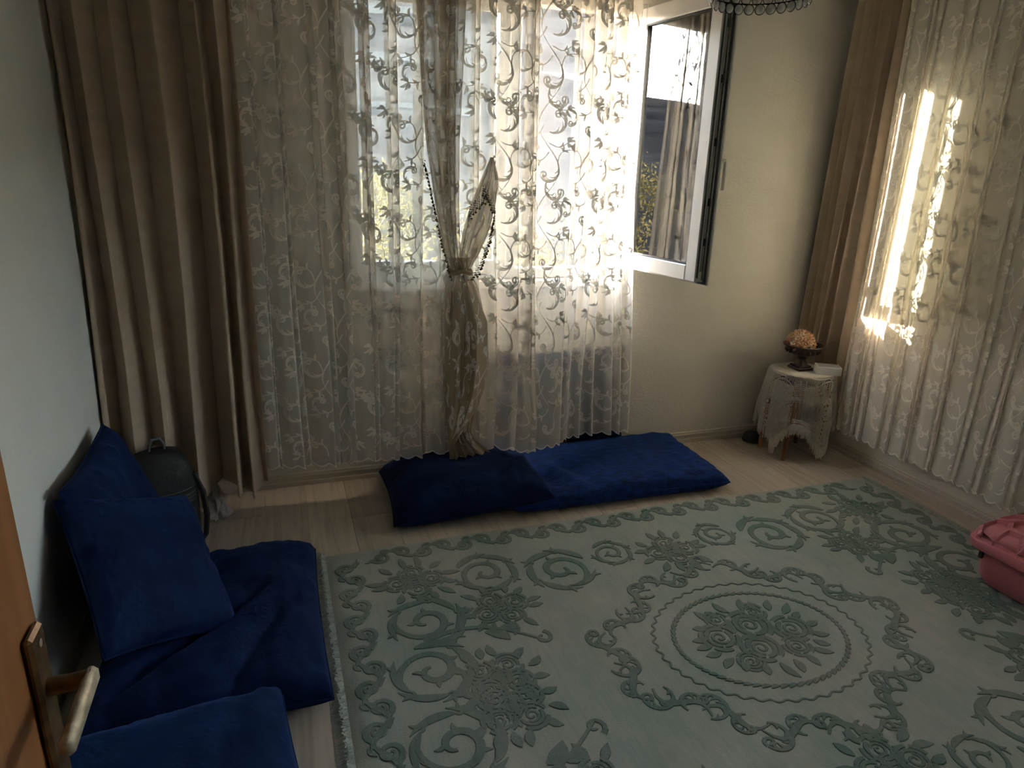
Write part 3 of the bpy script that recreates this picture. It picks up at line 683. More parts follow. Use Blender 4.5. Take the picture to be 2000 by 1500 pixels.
bead_run([(0.845, 3.08, 1.43), (0.885, 3.08, 1.47), (0.93, 3.08, 1.50)], 10, (5, 6, 7))
o = mb.build('bead_trim', M['bead'], tied, True); tag(o, kind='stuff'); o.location = (-0.80, -3.12, 0)

# ------------------------------------------------------------------ rug
RX, RYc, RW, RH = 1.57, 1.69, 1.455, 1.0
rug = empty('area_rug', (RX, RYc, 0)); tag(rug, 'sage green area rug with carved oval medallion and fringed ends', 'rug')
nx, ny = 90, 62; V = []; 
for j in range(ny+1):
    for i in range(nx+1):
        x = -RW+2*RW*i/nx; y = -RH+2*RH*j/ny; e = min(RW-abs(x), RH-abs(y))
        yy = y + (0.012*math.sin(x*2.1+1)+0.008*math.sin(x*5.3))*max(0, (y-0.4)/0.6) if y > 0.4 else y
        V.append((x, yy, 0.0095*(1-math.exp(-e/0.004)) + 0.0012))
F = [(j*(nx+1)+i, j*(nx+1)+i+1, (j+1)*(nx+1)+i+1, (j+1)*(nx+1)+i) for j in range(ny) for i in range(nx)]
mesh('rug_pile', V, F, M['rug'], rug)
def rug_scroll(c, R, a0, hand, n_=5):
    """big acanthus spiral: long sickle leaves around, a thick curl inside"""
    S = []; t = np.linspace(0, 1, 13)
    for i in range(n_):
        f = i/n_; a = a0+hand*(f*1.72*PI+t*1.55*PI/n_*1.35); r = R*(0.96-0.10*f)*(0.93+0.17*t**2.2)
        S.append(stroke(np.c_[c[0]+r*np.cos(a), c[1]+r*np.sin(a)], R*(0.135-0.03*f)*np.sin(PI*np.clip(t**0.8, 0.03, 0.985))**0.75))
        e = (c[0]+r[8]*math.cos(a[8]), c[1]+r[8]*math.sin(a[8])); tg = a[8]+hand*PI/2
        S.append(leaf(e[0], e[1], tg-hand*0.75, R*0.30, R*0.06, bend=0.3*hand)); S.append(leaf(e[0], e[1], tg+hand*0.55, R*0.24, R*0.05, bend=0.3*hand))
    u = np.linspace(0, 1, 26); a = a0+hand*(1.55*PI+u*2.5*PI); r = R*(0.80-0.68*u**0.75)
    S.append(stroke(np.c_[c[0]+r*np.cos(a), c[1]+r*np.sin(a)], R*0.105*(0.45+0.55*np.sin(PI*np.clip(u*0.9+0.1, 0, 1)))))
    for k_ in (8, 14, 19):
        tg = a[k_]+hand*PI/2; S.append(leaf(c[0]+r[k_]*math.cos(a[k_]), c[1]+r[k_]*math.sin(a[k_]), tg-hand*0.6, R*0.30, R*0.07, bend=0.35*hand))
    return S
def rose(c, r):
    S = [spiral(c, 0.12*r, 0.45*r, random.uniform(0, 6), 1.3, 16, 0.07*r, 0.10*r)]
    for k_ in range(5):
        a = k_*2*PI/5+random.uniform(-.2, .2); t = np.linspace(-0.62, 0.62, 7)
        S.append(stroke(np.c_[c[0]+0.62*r*np.cos(a+t), c[1]+0.62*r*np.sin(a+t)], 0.11*r*np.cos(t*1.9)**0.5+0.03*r))
        t2 = np.linspace(-0.5, 0.5, 7)
        S.append(stroke(np.c_[c[0]+0.9*r*np.cos(a+0.6+t2), c[1]+0.9*r*np.sin(a+0.6+t2)], 0.12*r*np.cos(t2*2.2)**0.5+0.03*r))
    return S
def bouquet(c, R, ang=0.0, nr=4):
    S = []
    for k_ in range(nr):
        a = ang+k_*2*PI/nr; S += rose((c[0]+R*0.42*math.cos(a), c[1]+R*0.36*math.sin(a)), R*0.34)
    S += rose(c, R*0.28)
    for k_ in range(12):
        a = ang+0.3+k_*2*PI/12+random.uniform(-.15, .15); x = c[0]+R*0.66*math.cos(a); y = c[1]+R*0.58*math.sin(a)
        S.append(leaf(x, y, a+random.uniform(-.5, .5), R*random.uniform(0.34, 0.5), R*0.10, random.uniform(-.2, .2)))
    return S
quad = []
quad += rug_scroll((-0.84, 0.665), 0.135, 2.6, -1) + rug_scroll((-0.53, 0.60), 0.150, 0.4, 1) + rug_scroll((-0.27, 0.66), 0.095, 2.4, -1)
quad += bouquet((-1.13, 0.69), 0.17) + rug_scroll((-1.14, 0.42), 0.145, 4.4, 1) + bouquet((-0.85, 0.42), 0.16, 0.4) + rug_scroll((-1.17, 0.16), 0.145, 1.9, -1)
quad += bouquet((-0.97, 0.07), 0.17, 0.9)
t = np.linspace(0, 1, 16); quad.append(stroke(np.c_[-1.17+0.42*t, 0.31+0.05*np.sin(PI*t)-0.12*t*t], 0.014*(1-0.6*t)))
quad.append(spiral((-0.76, 0.215), 0.035, 0.008, 1.2, -1.0, 12, 0.010, 0.006)); quad.append(leaf(-0.95, 0.30, -0.7, 0.10, 0.028)); quad.append(leaf(-0.90, 0.30, -0.2, 0.08, 0.02))
ART = []
for mx_, my_ in ((1, 1), (-1, 1), (1, -1), (-1, -1)):
    ART += [(P*np.array([mx_, my_]), w) for P, w in quad]
ART += bouquet((0, 0.60), 0.17) + bouquet((0, -0.60), 0.17)
# oval medallion: rope rings, wreath and bouquet
def oval(a, b, n): 
    th = np.linspace(0, 2*PI, n+1); return np.c_[a*np.cos(th), b*np.sin(th)]
for a, b, n, lw in ((0.335, 0.262, 66, 0.0095),):
    P = oval(a, b, n)
    for i in range(n):
        d = P[i+1]-P[i]; ang = math.atan2(d[1], d[0]); ART.append(leaf(P[i][0], P[i][1], ang+0.35, np.linalg.norm(d)*1.25, lw))
P = oval(0.40, 0.315, 240); th = np.linspace(0, 2*PI, 241); rr = 1+0.018*np.sin(th*44); ART.append(stroke(P*rr[:, None], 0.0042))
nW = 18
for i in range(nW):
    th = 2*PI*(i+0.5)/nW; wob_ = 1+0.06*math.cos(4*th); cx, cy = 0.54*wob_*math.cos(th), 0.425*wob_*math.sin(th); ang = math.atan2(0.425*math.cos(th), -0.54*math.sin(th))
    hd_ = 1 if i % 2 else -1
    ART += comb_scroll(cx-0.075*math.cos(ang)+hd_*0.03*math.sin(ang), cy-0.075*math.sin(ang)-hd_*0.03*math.cos(ang), ang, 0.056, hd_, 0.0145, 5, 0.62, 0.62)
    ART += comb_scroll(cx+0.03*math.cos(ang)-hd_*0.02*math.sin(ang), cy+0.03*math.sin(ang)+hd_*0.02*math.cos(ang), ang+PI, 0.042, hd_, 0.012, 4, 0.6, 0.6)
    t = np.linspace(0, 1, 9); u_ = np.array([math.cos(ang), math.sin(ang)]); v_ = np.array([-u_[1], u_[0]])
    ART.append(stroke(np.array([cx, cy])+u_*((t-0.5)*0.20)[:, None]+v_*(hd_*0.035*np.sin(2*PI*t))[:, None], 0.013*np.sin(PI*np.clip(t, .05, .95))**0.7))
for c, r in (((-0.15, 0.03), 0.075), ((0.0, 0.06), 0.085), ((0.14, 0.0), 0.075), ((-0.04, -0.06), 0.075), ((0.09, -0.09), 0.055), ((0.06, 0.125), 0.055), ((-0.12, -0.11), 0.05), ((-0.10, 0.12), 0.05)): ART += rose(c, r)
for k_ in range(22):
    a = k_*2*PI/22; ART.append(leaf(0.20*math.cos(a), 0.145*math.sin(a), a+random.uniform(-.4, .4), random.uniform(0.05, 0.085), 0.017, random.uniform(-.2, .2)))
# border of running scrolls
def border(x0, y0, x1, y1, n):
    d = np.array([x1-x0, y1-y0]); L = np.linalg.norm(d); u = d/L; v = np.array([-u[1], u[0]]); st = L/n; S = []; ang = math.atan2(u[1], u[0])
    for i in range(n):
        c = np.array([x0, y0])+u*st*(i+0.5); hd_ = 1 if i % 2 else -1; c2 = c+v*hd_*0.012
        S.append(spiral(c2, st*0.44, st*0.10, ang+PI*0.95*hd_, -hd_*1.45, 24, 0.0115, 0.0055))
        t = np.linspace(0, 1, 9); q = c[None]+u[None]*(st*(t-0.5)*1.5)[:, None]+v[None]*(hd_*st*0.42*np.cos(PI*t))[:, None]
        S.append(stroke(q, 0.0115*np.sin(PI*np.clip(t, .04, .96))**0.8))
        S.append(leaf(c2[0]-v[0]*hd_*st*0.40, c2[1]-v[1]*hd_*st*0.40, ang-hd_*0.5, 0.045, 0.009))
    return S
ART += border(-1.37, -0.90, -1.37, 0.90, 20) + border(1.37, -0.90, 1.37, 0.90, 20) + border(-1.28, 0.915, 1.28, 0.915, 28) + border(-1.28, -0.915, 1.28, -0.915, 28)
def rugmap(Q, h):
    y = Q[:, 1]; x = Q[:, 0]
    yy = np.where(y > 0.4, y+(0.012*np.sin(x*2.1+1)+0.008*np.sin(x*5.3))*np.maximum(0, (y-0.4)/0.6), y)
    return np.c_[x, yy, 0.0105+h]
V, F = strokes_raised(ART, rugmap, 0.0028)
tag(mesh('carved_ornament', V, F, M['rug_motif'], rug, smooth=False), kind='stuff')
for sx in (-1, 1):
    V = []; F = []
    for i in range(900):
        y = -RH+2*RH*(i+random.random())/900; L = random.uniform(0.03, 0.055); dy = random.uniform(-.02, .02); n = len(V); w = 0.0022
        z = random.uniform(0.002, 0.010)
        V += [(sx*RW, y-w, 0.004), (sx*RW, y+w, 0.006), (sx*(RW+L*0.5), y+dy*0.6+w, z+0.004), (sx*(RW+L*0.5), y+dy*0.6-w, z+0.003), (sx*(RW+L), y+dy+w*0.6, 0.0025), (sx*(RW+L), y+dy-w*0.6, 0.002)]
        F += [(n, n+1, n+2, n+3), (n+3, n+2, n+4, n+5)]
    tag(mesh('fringe', V, F, M['fringe'], rug, smooth=False), kind='stuff')

# ------------------------------------------------------------------ cushions
def cushion(name, label, a, b, h, hb, mat, mx, p=4.0, q=0.5, pinch=0.05, wr=0.010, seed=0, n=56, folds=(), group=None, cat='cushion'):
    """a x b half sizes, top rise h above the seam, seam at hb; folds = (x0,y0,x1,y1,depth,width) creases on the top"""
    t = empty(name, mx.to_translation()); tag(t, label, cat, group)
    g = np.linspace(-1, 1, n+1); V = []; F = []
    # denser near the rim
    g = np.sign(g)*(1-(1-np.abs(g))**1.6)
    sd = seed*13.7
    for side in (1, -1):
        for j in range(n+1):
            for i in range(n+1):
                u, v = g[i], g[j]
                x = a*u*(1-pinch*(1-v*v)*abs(u)**3); y = b*v*(1-pinch*(1-u*u)*abs(v)**3)
                pr_ = max(0.0, (1-abs(u)**p))**q*max(0.0, (1-abs(v)**p))**q
                if side == 1:
                    z = hb+h*pr_
                    ed = min(1, pr_*1.6)
                    z += ed*wr*(noise.noise(Vector((x*5+sd, y*5, 0)))+0.5*noise.noise(Vector((x*13+sd, y*11, 3))))
                    rim = min(1-abs(u), 1-abs(v))
                    z += ed*wr*0.9*math.exp(-rim/0.25)*noise.noise(Vector((u*9+sd, v*9, 7)))
                    for (x0, y0, x1, y1, dp, wd) in folds:
                        dx, dy = x1-x0, y1-y0; L2 = dx*dx+dy*dy; tt = max(0, min(1, ((x-x0)*dx+(y-y0)*dy)/L2)); ds_ = math.hypot(x-x0-tt*dx, y-y0-tt*dy)
                        z -= dp*math.sin(PI*(0.15+0.7*tt))*math.exp(-(ds_/wd)**2)*ed
                    x += ed*0.004*noise.noise(Vector((x*7, y*7, sd)))
                else: z = hb-hb*0.97*min(1, pr_*1.15)
                V.append((x, y, z))
    m = (n+1)*(n+1)
    for j in range(n):
        for i in range(n):
            c = j*(n+1)+i; F.append((c, c+1, c+n+2, c+n+1)); F.append((m+c, m+c+n+1, m+c+n+2, m+c+1))
    o = mesh('cover', V, F, mat, t)
    rm = mx.to_3x3().to_4x4(); o.matrix_local = rm
    # seam piping around the rim
    rim = [(-1, v) for v in g] + [(u, 1) for u in g[1:]] + [(1, v) for v in g[::-1][1:]] + [(u, -1) for u in g[::-1][1:-1]]
    P = []
    for u, v in rim:
        P.append((a*u*(1-pinch*(1-v*v)*abs(u)**3), b*v*(1-pinch*(1-u*u)*abs(v)**3), hb))
    pc = MB().tube(P+[P[0]], 0.0045, 5, caps=False).build('seam_piping', mat, t, True); pc.matrix_local = rm
    return t
def TM(x, y, z, rz=0, rx=0, ry=0): return Matrix.Translation((x, y, z)) @ Matrix.Rotation(rz, 4, 'Z') @ Matrix.Rotation(ry, 4, 'Y') @ Matrix.Rotation(rx, 4, 'X')
R = math.radians
# under the window
cushion('floor_cushion', 'crushed royal blue velvet floor mattress under the open window', 0.60, 0.315, 0.075, 0.05, M['velvet_crushed'], TM(1.60, 3.075, 0.002, R(-1)), p=8, q=0.35, pinch=0.02, wr=0.010, seed=1, folds=((-0.3, 0.15, -0.15, -0.3, 0.02, 0.03), (-0.42, 0.1, -0.33, -0.3, 0.03, 0.05)), group='blue velvet floor cushions')
cushion('floor_cushion', 'plump navy velvet cushion overlapping the left end of the window mattress', 0.385, 0.30, 0.135, 0.06, M['velvet'], TM(0.825, 3.06, 0.012, R(-2), 0, R(-4)), p=4, q=0.42, pinch=0.05, wr=0.014, seed=2, folds=((0.1, -0.28, 0.3, 0.1, 0.03, 0.03), (0.2, -0.3, 0.36, 0.0, 0.02, 0.03)), group='blue velvet floor cushions')
cushion('back_cushion', 'upright blue velvet cushion leaning on the wall behind the billowing lace', 0.40, 0.27, 0.055, 0.03, M['velvet'], TM(1.46, 3.402, 0.375, 0, R(86)), p=5, q=0.4, pinch=0.05, wr=0.012, seed=3, group='blue velvet back cushions')
# by the left wall
cushion('floor_cushion', 'large navy velvet seat cushion lying between the rug and the left wall', 0.345, 0.445, 0.115, 0.05, M['velvet'], TM(-0.27, 2.215, 0.002, R(0)), p=6, q=0.36, pinch=0.03, wr=0.016, seed=4, folds=((-0.25, -0.35, 0.15, 0.05, 0.04, 0.025), (-0.3, -0.2, 0.0, 0.2, 0.025, 0.03), (0.05, -0.42, 0.2, -0.1, 0.03, 0.03)), group='blue velvet floor cushions')
cushion('back_cushion', 'taller navy velvet cushion leaning on the left wall behind another cushion', 0.30, 0.295, 0.075, 0.05, M['velvet'], TM(-0.615, 2.53, 0.325, R(90), R(70), 0), p=4, q=0.42, pinch=0.06, wr=0.014, seed=5, group='blue velvet back cushions')
cushion('back_cushion', 'slumped navy velvet cushion resting against the seat and the taller cushion', 0.225, 0.265, 0.07, 0.045, M['velvet'], Matrix.Translation((-0.475, 2.20, 0.315)) @ Matrix.Rotation(R(62), 4, 'Z') @ Matrix.Rotation(R(44), 4, 'X') @ Matrix.Rotation(R(-30), 4, 'Z'), p=4, q=0.42, pinch=0.06, wr=0.016, seed=6, group='blue velvet back cushions')
cushion('floor_cushion', 'blue velvet cushion, painted in a lit tone, nearest the door handle', 0.31, 0.40, 0.115, 0.09, M['velvet_lit'], TM(-0.315, 1.365, 0.002, R(9)), p=4.5, q=0.42, pinch=0.05, wr=0.014, seed=7, folds=((0.2, 0.38, 0.05, -0.2, 0.012, 0.04),), group='blue velvet floor cushions')

# ------------------------------------------------------------------ side table with crochet cloth
TX, TY, TZ, TR = 2.895, 3.12, 0.515, 0.15
tb = empty('side_table', (TX, TY, 0)); tag(tb, 'small wooden side table standing under a crocheted cloth', 'side table')
def squircle(a, r, p=3.2): 
    c, s = math.cos(a), math.sin(a); return r/((abs(c)**p+abs(s)**p)**(1/p))
n = 40
V = [(squircle(2*PI*k/n, TR-e)*math.cos(2*PI*k/n), squircle(2*PI*k/n, TR-e)*math.sin(2*PI*k/n), z) for z, e in ((TZ-0.022, 0.004), (TZ-0.018, 0), (TZ-0.006, 0), (TZ-0.002, 0.004)) for k in range(n)]
F = [(i*n+k, i*n+(k+1) % n, i*n+n+(k+1) % n, i*n+n+k) for i in range(3) for k in range(n)] + [tuple(range(n-1, -1, -1)), tuple(range(3*n, 4*n))]
mesh('tabletop', V, F, M['wood_dark'], tb, smooth=False)
for sx, sy in ((-1, -1), (1, -1), (1, 1), (-1, 1)):
    P0 = (sx*0.115, sy*0.115, TZ-0.022); P1 = (sx*0.135, sy*0.105, 0.0)
    auto_smooth(MB().tube([P0, ((P0[0]+P1[0])/2, (P0[1]+P1[1])/2, 0.26), P1], [0.021, 0.018, 0.012], 10).build('leg', M['wood_leg'], tb))
MB().box((-0.11, -0.11, TZ-0.07), (0.11, 0.11, TZ-0.0225), 0.004).build('apron', M['wood_dark'], tb)

cl = empty('crochet_tablecloth', (TX, TY, 0)); tag(cl, 'off white crocheted cloth with fringe draped over the side table', 'tablecloth')
CANG = R(-77)     # direction in which the front corner hangs
def clothmap(Q, lift=0.0):
    """flat cloth (metres from the table centre) -> draped over the top"""
    Q = np.asarray(Q, float); r = np.hypot(Q[:, 0], Q[:, 1])+1e-9; a = np.arctan2(Q[:, 1], Q[:, 0])
    c, s = np.cos(a), np.sin(a); edge = (TR+0.004)/((np.abs(c)**3.2+np.abs(s)**3.2)**(1/3.2))
    ov = np.maximum(r-edge, 0); bend = np.minimum(ov, 0.02)
    fold = np.clip(ov/0.25, 0, 1)*(0.020*np.sin(a*9+0.6)+0.010*np.sin(a*17+2.0))+np.clip(ov/0.3, 0, 1)*0.022
    rr = np.where(ov > 0, edge+bend*0.5+fold, r)
    z = np.where(ov > 0, TZ+0.003-np.maximum(ov-0.008, 0)-bend*0.2, TZ+0.003)
    return np.c_[rr*c, rr*s, np.maximum(z, 0.012)+lift]
HS = 0.45       # half side of the square cloth, its diagonal towards the camera
S = []
def star(c, Rm, a0):
    S = []
    for k_ in range(8):
        a = a0+k_*PI/4
        for i in range(6):
            rr = 0.028+i*(Rm-0.03)/6; S.append(leaf(c[0]+rr*math.cos(a), c[1]+rr*math.sin(a), a+0.5, 0.017, 0.0062, 0.0, 5)); S.append(leaf(c[0]+rr*math.cos(a), c[1]+rr*math.sin(a), a-0.5, 0.017, 0.0062, 0.0, 5))
        for db in (-0.016, 0.016):
            n_ = 8; t = np.linspace(0.10, 1, n_); S.append(stroke(np.c_[c[0]+Rm*t*math.cos(a)-db*math.sin(a), c[1]+Rm*t*math.sin(a)+db*math.cos(a)], 0.0016))
        a1 = a+PI/4
        for i in range(18):
            rr = 0.035+i*0.0092
            if rr > Rm: break
            t = np.linspace(0, 1, 8); aa = a+0.02/rr+(a1-a-0.04/rr)*t
            if 0.04/rr > PI/4: continue
            bulge = rr*(1+0.10*np.sin(PI*t)*(1 if k_ % 2 else -1))
            S.append(stroke(np.c_[c[0]+bulge*np.cos(aa), c[1]+bulge*np.sin(aa)], 0.0016))
        for q in (0.2, 0.35, 0.5, 0.65, 0.8):
            aa = a+(a1-a)*q; t = np.linspace(0.30, 1, 7); S.append(stroke(np.c_[c[0]+Rm*t*math.cos(aa), c[1]+Rm*t*math.sin(aa)], 0.0010))
    S.append(ring(c, 0.010, 0.006, 10)); S.append(ring(c, 0.024, 0.002, 14))
    S.append(ring(c, Rm, 0.003, 32))
    return S
uC, vC = np.array([math.cos(CANG), math.sin(CANG)]), np.array([-math.sin(CANG), math.cos(CANG)])
e1 = (uC+vC)/math.sqrt(2); e2 = (uC-vC)/math.sqrt(2)
for q in range(4):
    a_ = CANG+q*PI/2; c = np.array([math.cos(a_), math.sin(a_)])*0.375
    S += star(c, 0.185, CANG+PI/8)
    b_ = np.array([math.cos(a_+PI/4), math.sin(a_+PI/4)])
    for k_ in range(11):     # rows of filet mesh on the sides
        y_ = 0.165+k_*0.0105; w_ = 0.02+max(0.0, 0.16-abs(k_-4)*0.016); t = np.linspace(-1, 1, 9)[:, None]; v2 = np.array([-b_[1], b_[0]])
        S.append(stroke(b_*(y_+0.05)+v2*t*w_, 0.0018))
    for k_ in (-0.13, -0.1, -0.07, -0.035, 0, 0.035, 0.07, 0.1, 0.13):
        t = np.linspace(0.19, 0.36, 8)[:, None]; v2 = np.array([-b_[1], b_[0]]); S.append(stroke(b_*t+v2*k_, 0.0012))
cents = [np.array([math.cos(CANG+q*PI/2), math.sin(CANG+q*PI/2)])*0.375 for q in range(4)]
for k_ in range(190):       # close rows hanging from the table edge, left out where the big stars are
    a_ = 2*PI*k_/190; rr = np.arange(0.142, 0.60, 0.012); P = np.c_[rr*math.cos(a_), rr*math.sin(a_)]
    keep = np.min([np.hypot(P[:, 0]-c[0], P[:, 1]-c[1]) for c in cents], axis=0) > 0.187; i0 = None
    for i in range(len(P)+1):
        if i < len(P) and keep[i]: i0 = i if i0 is None else i0
        elif i0 is not None:
            if i-i0 > 1: S.append(stroke(P[i0:i], 0.0014))
            i0 = None
for rr in (0.143, 0.150, 0.157, 0.164, 0.172, 0.30, 0.309, 0.43, 0.439): S.append(ring((0, 0), rr, 0.0030 if rr < 0.2 else 0.0022, 120))
S.append(stroke(np.array([[0.583*math.cos(a), 0.583*math.sin(a)] for a in np.linspace(0, 2*PI, 160)]), 0.004))
for x in (-HS, HS):
    t = np.linspace(-HS, HS, 80)
    for d_ in (0, -0.012, -0.026):
        S.append(stroke(np.array([e1*(x+math.copysign(1, x)*d_)+e2*y for y in t]), 0.0030)); S.append(stroke(np.array([e1*y+e2*(x+math.copysign(1, x)*d_) for y in t]), 0.0030))
S3 = []
for P, w in S:     # trim at the cloth edge and leave the plain top alone
    k1 = P@e1; k2 = P@e2; ok = (np.abs(k1) <= HS+1e-6) & (np.abs(k2) <= HS+1e-6) & (np.hypot(P[:, 0], P[:, 1]) > 0.140) & (np.hypot(P[:, 0], P[:, 1]) < 0.585); i0 = None
    for i in range(len(P)+1):
        if i < len(P) and ok[i]:
            if i0 is None: i0 = i
        elif i0 is not None:
            if i-i0 >= 2: S3.append((P[i0:i], w[i0:i]))
            i0 = None
S = S3
V, F = strokes_raised(S, lambda Q, h: clothmap(Q)+np.c_[np.cos(np.arctan2(Q[:, 1], Q[:, 0]))*h, np.sin(np.arctan2(Q[:, 1], Q[:, 0]))*h, 0.4*h], 0.0022, 0.5)
tag(mesh('crochet_lacework', V, F, M['cord'], cl, smooth=False), kind='stuff')
n = 64; rings = np.linspace(0.02, 1.0, 8); V = []
for r in rings:
    for k_ in range(n):
        a = 2*PI*k_/n; e = squircle(a, TR+0.002)*r; V.append((e*math.cos(a), e*math.sin(a), TZ+0.0015+0.001*noise.noise(Vector((e*30*math.cos(a), e*30*math.sin(a), 0)))))
F = [(i*n+k_, i*n+(k_+1) % n, i*n+n+(k_+1) % n, i*n+n+k_) for i in range(len(rings)-1) for k_ in range(n)]+[tuple(range(n))]
mesh('cloth_top', V, F, M['cord_top'], cl)
mb = MB(); out = []
for a_ in np.linspace(0, 2*PI, 300)[:-1]:
    u_ = np.array([math.cos(a_), math.sin(a_)]); out.append(u_*min(0.583, HS/max(abs(u_@e1), abs(u_@e2))))
for q in out:
    b = clothmap([q])[0]; L = min(random.uniform(0.055, 0.075), b[2]-0.008)
    if L < 0.02: continue
    dx, dy = random.uniform(-.006, .006), random.uniform(-.006, .006)
    mb.tube([b, (b[0]+dx*0.4, b[1]+dy*0.4, b[2]-L*0.5), (b[0]+dx, b[1]+dy, b[2]-L)], [0.0028, 0.0034, 0.003], 5)
tag(mb.build('fringe', M['cord'], cl, True), kind='stuff')

# bowl with roses
BX, BY = 2.895, 3.14
bw = empty('pedestal_bowl', (BX, BY, TZ+0.004)); tag(bw, 'dark bronze footed bowl on the side table', 'bowl')
MB().box((-0.052, -0.052, 0), (0.052, 0.052, 0.016), 0.004).box((-0.044, -0.044, 0.016), (0.044, 0.044, 0.026), 0.004).build('plinth', M['bronze'], bw)
auto_smooth(MB().lathe([(0.040, 0.026), (0.036, 0.034), (0.026, 0.048), (0.022, 0.062), (0.028, 0.070), (0.024, 0.076), (0.030, 0.082)], 28).build('stem', M['bronze'], bw), 40)
bwl = auto_smooth(MB().lathe([(0.030, 0.082), (0.058, 0.090), (0.082, 0.108), (0.098, 0.130), (0.112, 0.142), (0.116, 0.147), (0.112, 0.151), (0.100, 0.148), (0.090, 0.138), (0.07, 0.118), (0.03, 0.102)], 40).build('basin', M['bronze'], bw), 50)
mb = MB()
for k_ in range(20):
    a = 2*PI*k_/20; mb.ball((0.090*math.cos(a), 0.090*math.sin(a), 0.116), 0.010, 6, 5, (1, 1, 1.5))
auto_smooth(mb.build('relief_band', M['bronze'], bwl))
fb = empty('rose_bouquet', (BX-0.028, BY, TZ+0.145)); tag(fb, 'dome of peach artificial roses in the dark bowl', 'flowers')
def rose_mesh():
    mb = MB(); 
    for L_, (nr, r0, h0, tilt) in enumerate(((3, 0.006, 0.018, 0.25), (5, 0.012, 0.017, 0.7), (6, 0.018, 0.012, 1.15))):
        for k_ in range(nr):
            a = 2*PI*k_/nr+L_*0.5; V = []; F = []
            for i in range(4):
                v = i/3
                for j in range(5):
                    u = (j/4-0.5)*2
                    w = r0*1.15*math.sin(PI*min(1, 0.25+0.62*v)); ang = a+u*w/r0*0.62
                    rr = r0*(0.35+0.65*v*(0.6+tilt*0.5))+0.003*v*v*(1-abs(u)*0.4)
                    V.append((rr*math.cos(ang), rr*math.sin(ang), h0*math.sin(v*1.5)*(1-0.25*u*u)-0.004*L_))
            for i in range(3):
                for j in range(4): F.append((i*5+j, i*5+j+1, i*5+j+6, i*5+j+5))
            mb.add(V, F)
    mb.ball((0, 0, 0.008), 0.006, 6, 4)
    me = bpy.data.meshes.new('rose'); me.from_pydata(mb.V, [], mb.F); me.polygons.foreach_set('use_smooth', [True]*len(me.polygons)); return me
roses = []
for mt in ('petal', 'petal_pale', 'petal_red'):
    me = rose_mesh(); me.materials.append(M[mt]); roses.append(me)
pts = []
for i in range(34):
    z = 1-(i+0.5)/34*1.0; a = i*2.39996; rr = math.sqrt(max(0, 1-z*z)); pts.append((rr*math.cos(a), rr*math.sin(a), z))
for i, p in enumerate(pts):
    me = roses[2] if i in (24, 30) else roses[0] if random.random() < 0.6 else roses[1]
    o = link('rose', me, None, fb); d = Vector(p); o.location = (p[0]*0.066, p[1]*0.066, p[2]*0.066+0.012)
    o.rotation_mode = 'QUATERNION'; o.rotation_quaternion = d.to_track_quat('Z', 'Y'); k_ = random.uniform(1.15, 1.6); o.scale = (k_, k_, k_)
auto_smooth(MB().ball((0, 0, 0.008), 0.064, 14, 10).build('foam_core', M['leaf_fake'], fb))
for i in range(14):
    a = i*2*PI/14; q = 0.078; V = []
    o = MB().add([(0, 0, 0), (0.008, 0.010, 0.003), (0.024, 0, 0.001), (0.008, -0.010, 0.003), (0.008, 0, -0.001)], [(0, 3, 4), (0, 4, 1), (4, 3, 2), (4, 2, 1)]).build('leaf', M['leaf_fake'], fb); o.location = (q*0.85*math.cos(a), q*0.85*math.sin(a), 0.010); o.rotation_euler = (0, 0.2, a)

bxo = empty('small_box', (2.985, 3.02, TZ+0.0045), R(-32)); tag(bxo, 'small white cardboard box lying beside the bowl on the side table', 'box')
MB().box((-0.066, -0.048, 0), (0.066, 0.048, 0.046), 0.002).build('carton', M['card'], bxo)
MB().box((-0.058, -0.041, 0.0461), (0.058, 0.041, 0.0472), 0.0004).build('lid_panel', M['card_grey'], bxo)
MB().box((-0.040, -0.0492, 0.010), (0.030, -0.0482, 0.034), 0.0003).build('side_label', M['card'], bxo)

sp = empty('dark_floor_object', (2.785, 3.33, 0.0), R(20)); tag(sp, 'black rounded object on the floor half hidden by the crocheted cloth', 'slipper')  # low dark rounded object, its kind unknown
auto_smooth(MB().lathe([(0.02, 0.012), (0.055, 0.014), (0.062, 0.022), (0.056, 0.040), (0.040, 0.052), (0.015, 0.056)], 24).build('top_dome', M['black'], sp))
MB().lathe([(0.02, 0.0), (0.062, 0.0), (0.064, 0.006), (0.062, 0.0125), (0.02, 0.0125)], 24).build('base_disc', M['rubber'], sp)

# ------------------------------------------------------------------ pink carrier
pk = empty('pet_carrier', (2.835, 1.47, 0.0155), R(3)); tag(pk, 'pink plastic carrier with honeycomb ribbed lid at the edge of the rug', 'carrier')
def rrect(hx, hy, r, n=8):
    P = []
    for cx, cy, a0 in ((hx-r, hy-r, 0), (-hx+r, hy-r, PI/2), (-hx+r, -hy+r, PI), (hx-r, -hy+r, 1.5*PI)):
        for k_ in range(n+1): a = a0+PI/2*k_/n; P.append((cx+r*math.cos(a), cy+r*math.sin(a)))
    return P
def loft(mb, secs, cap=True):
    m = len(secs[0]); V = [p for s_ in secs for p in s_]; F = [(i*m+k_, i*m+(k_+1) % m, i*m+m+(k_+1) % m, i*m+m+k_) for i in range(len(secs)-1) for k_ in range(m)]
    if cap: F += [tuple(range(m-1, -1, -1)), tuple(range((len(secs)-1)*m, len(secs)*m))]
    return mb.add(V, F)
HX, HY = 0.205, 0.33
sec = lambda hx, hy, r, z: [(x, y, z) for x, y in rrect(hx, hy, r)]
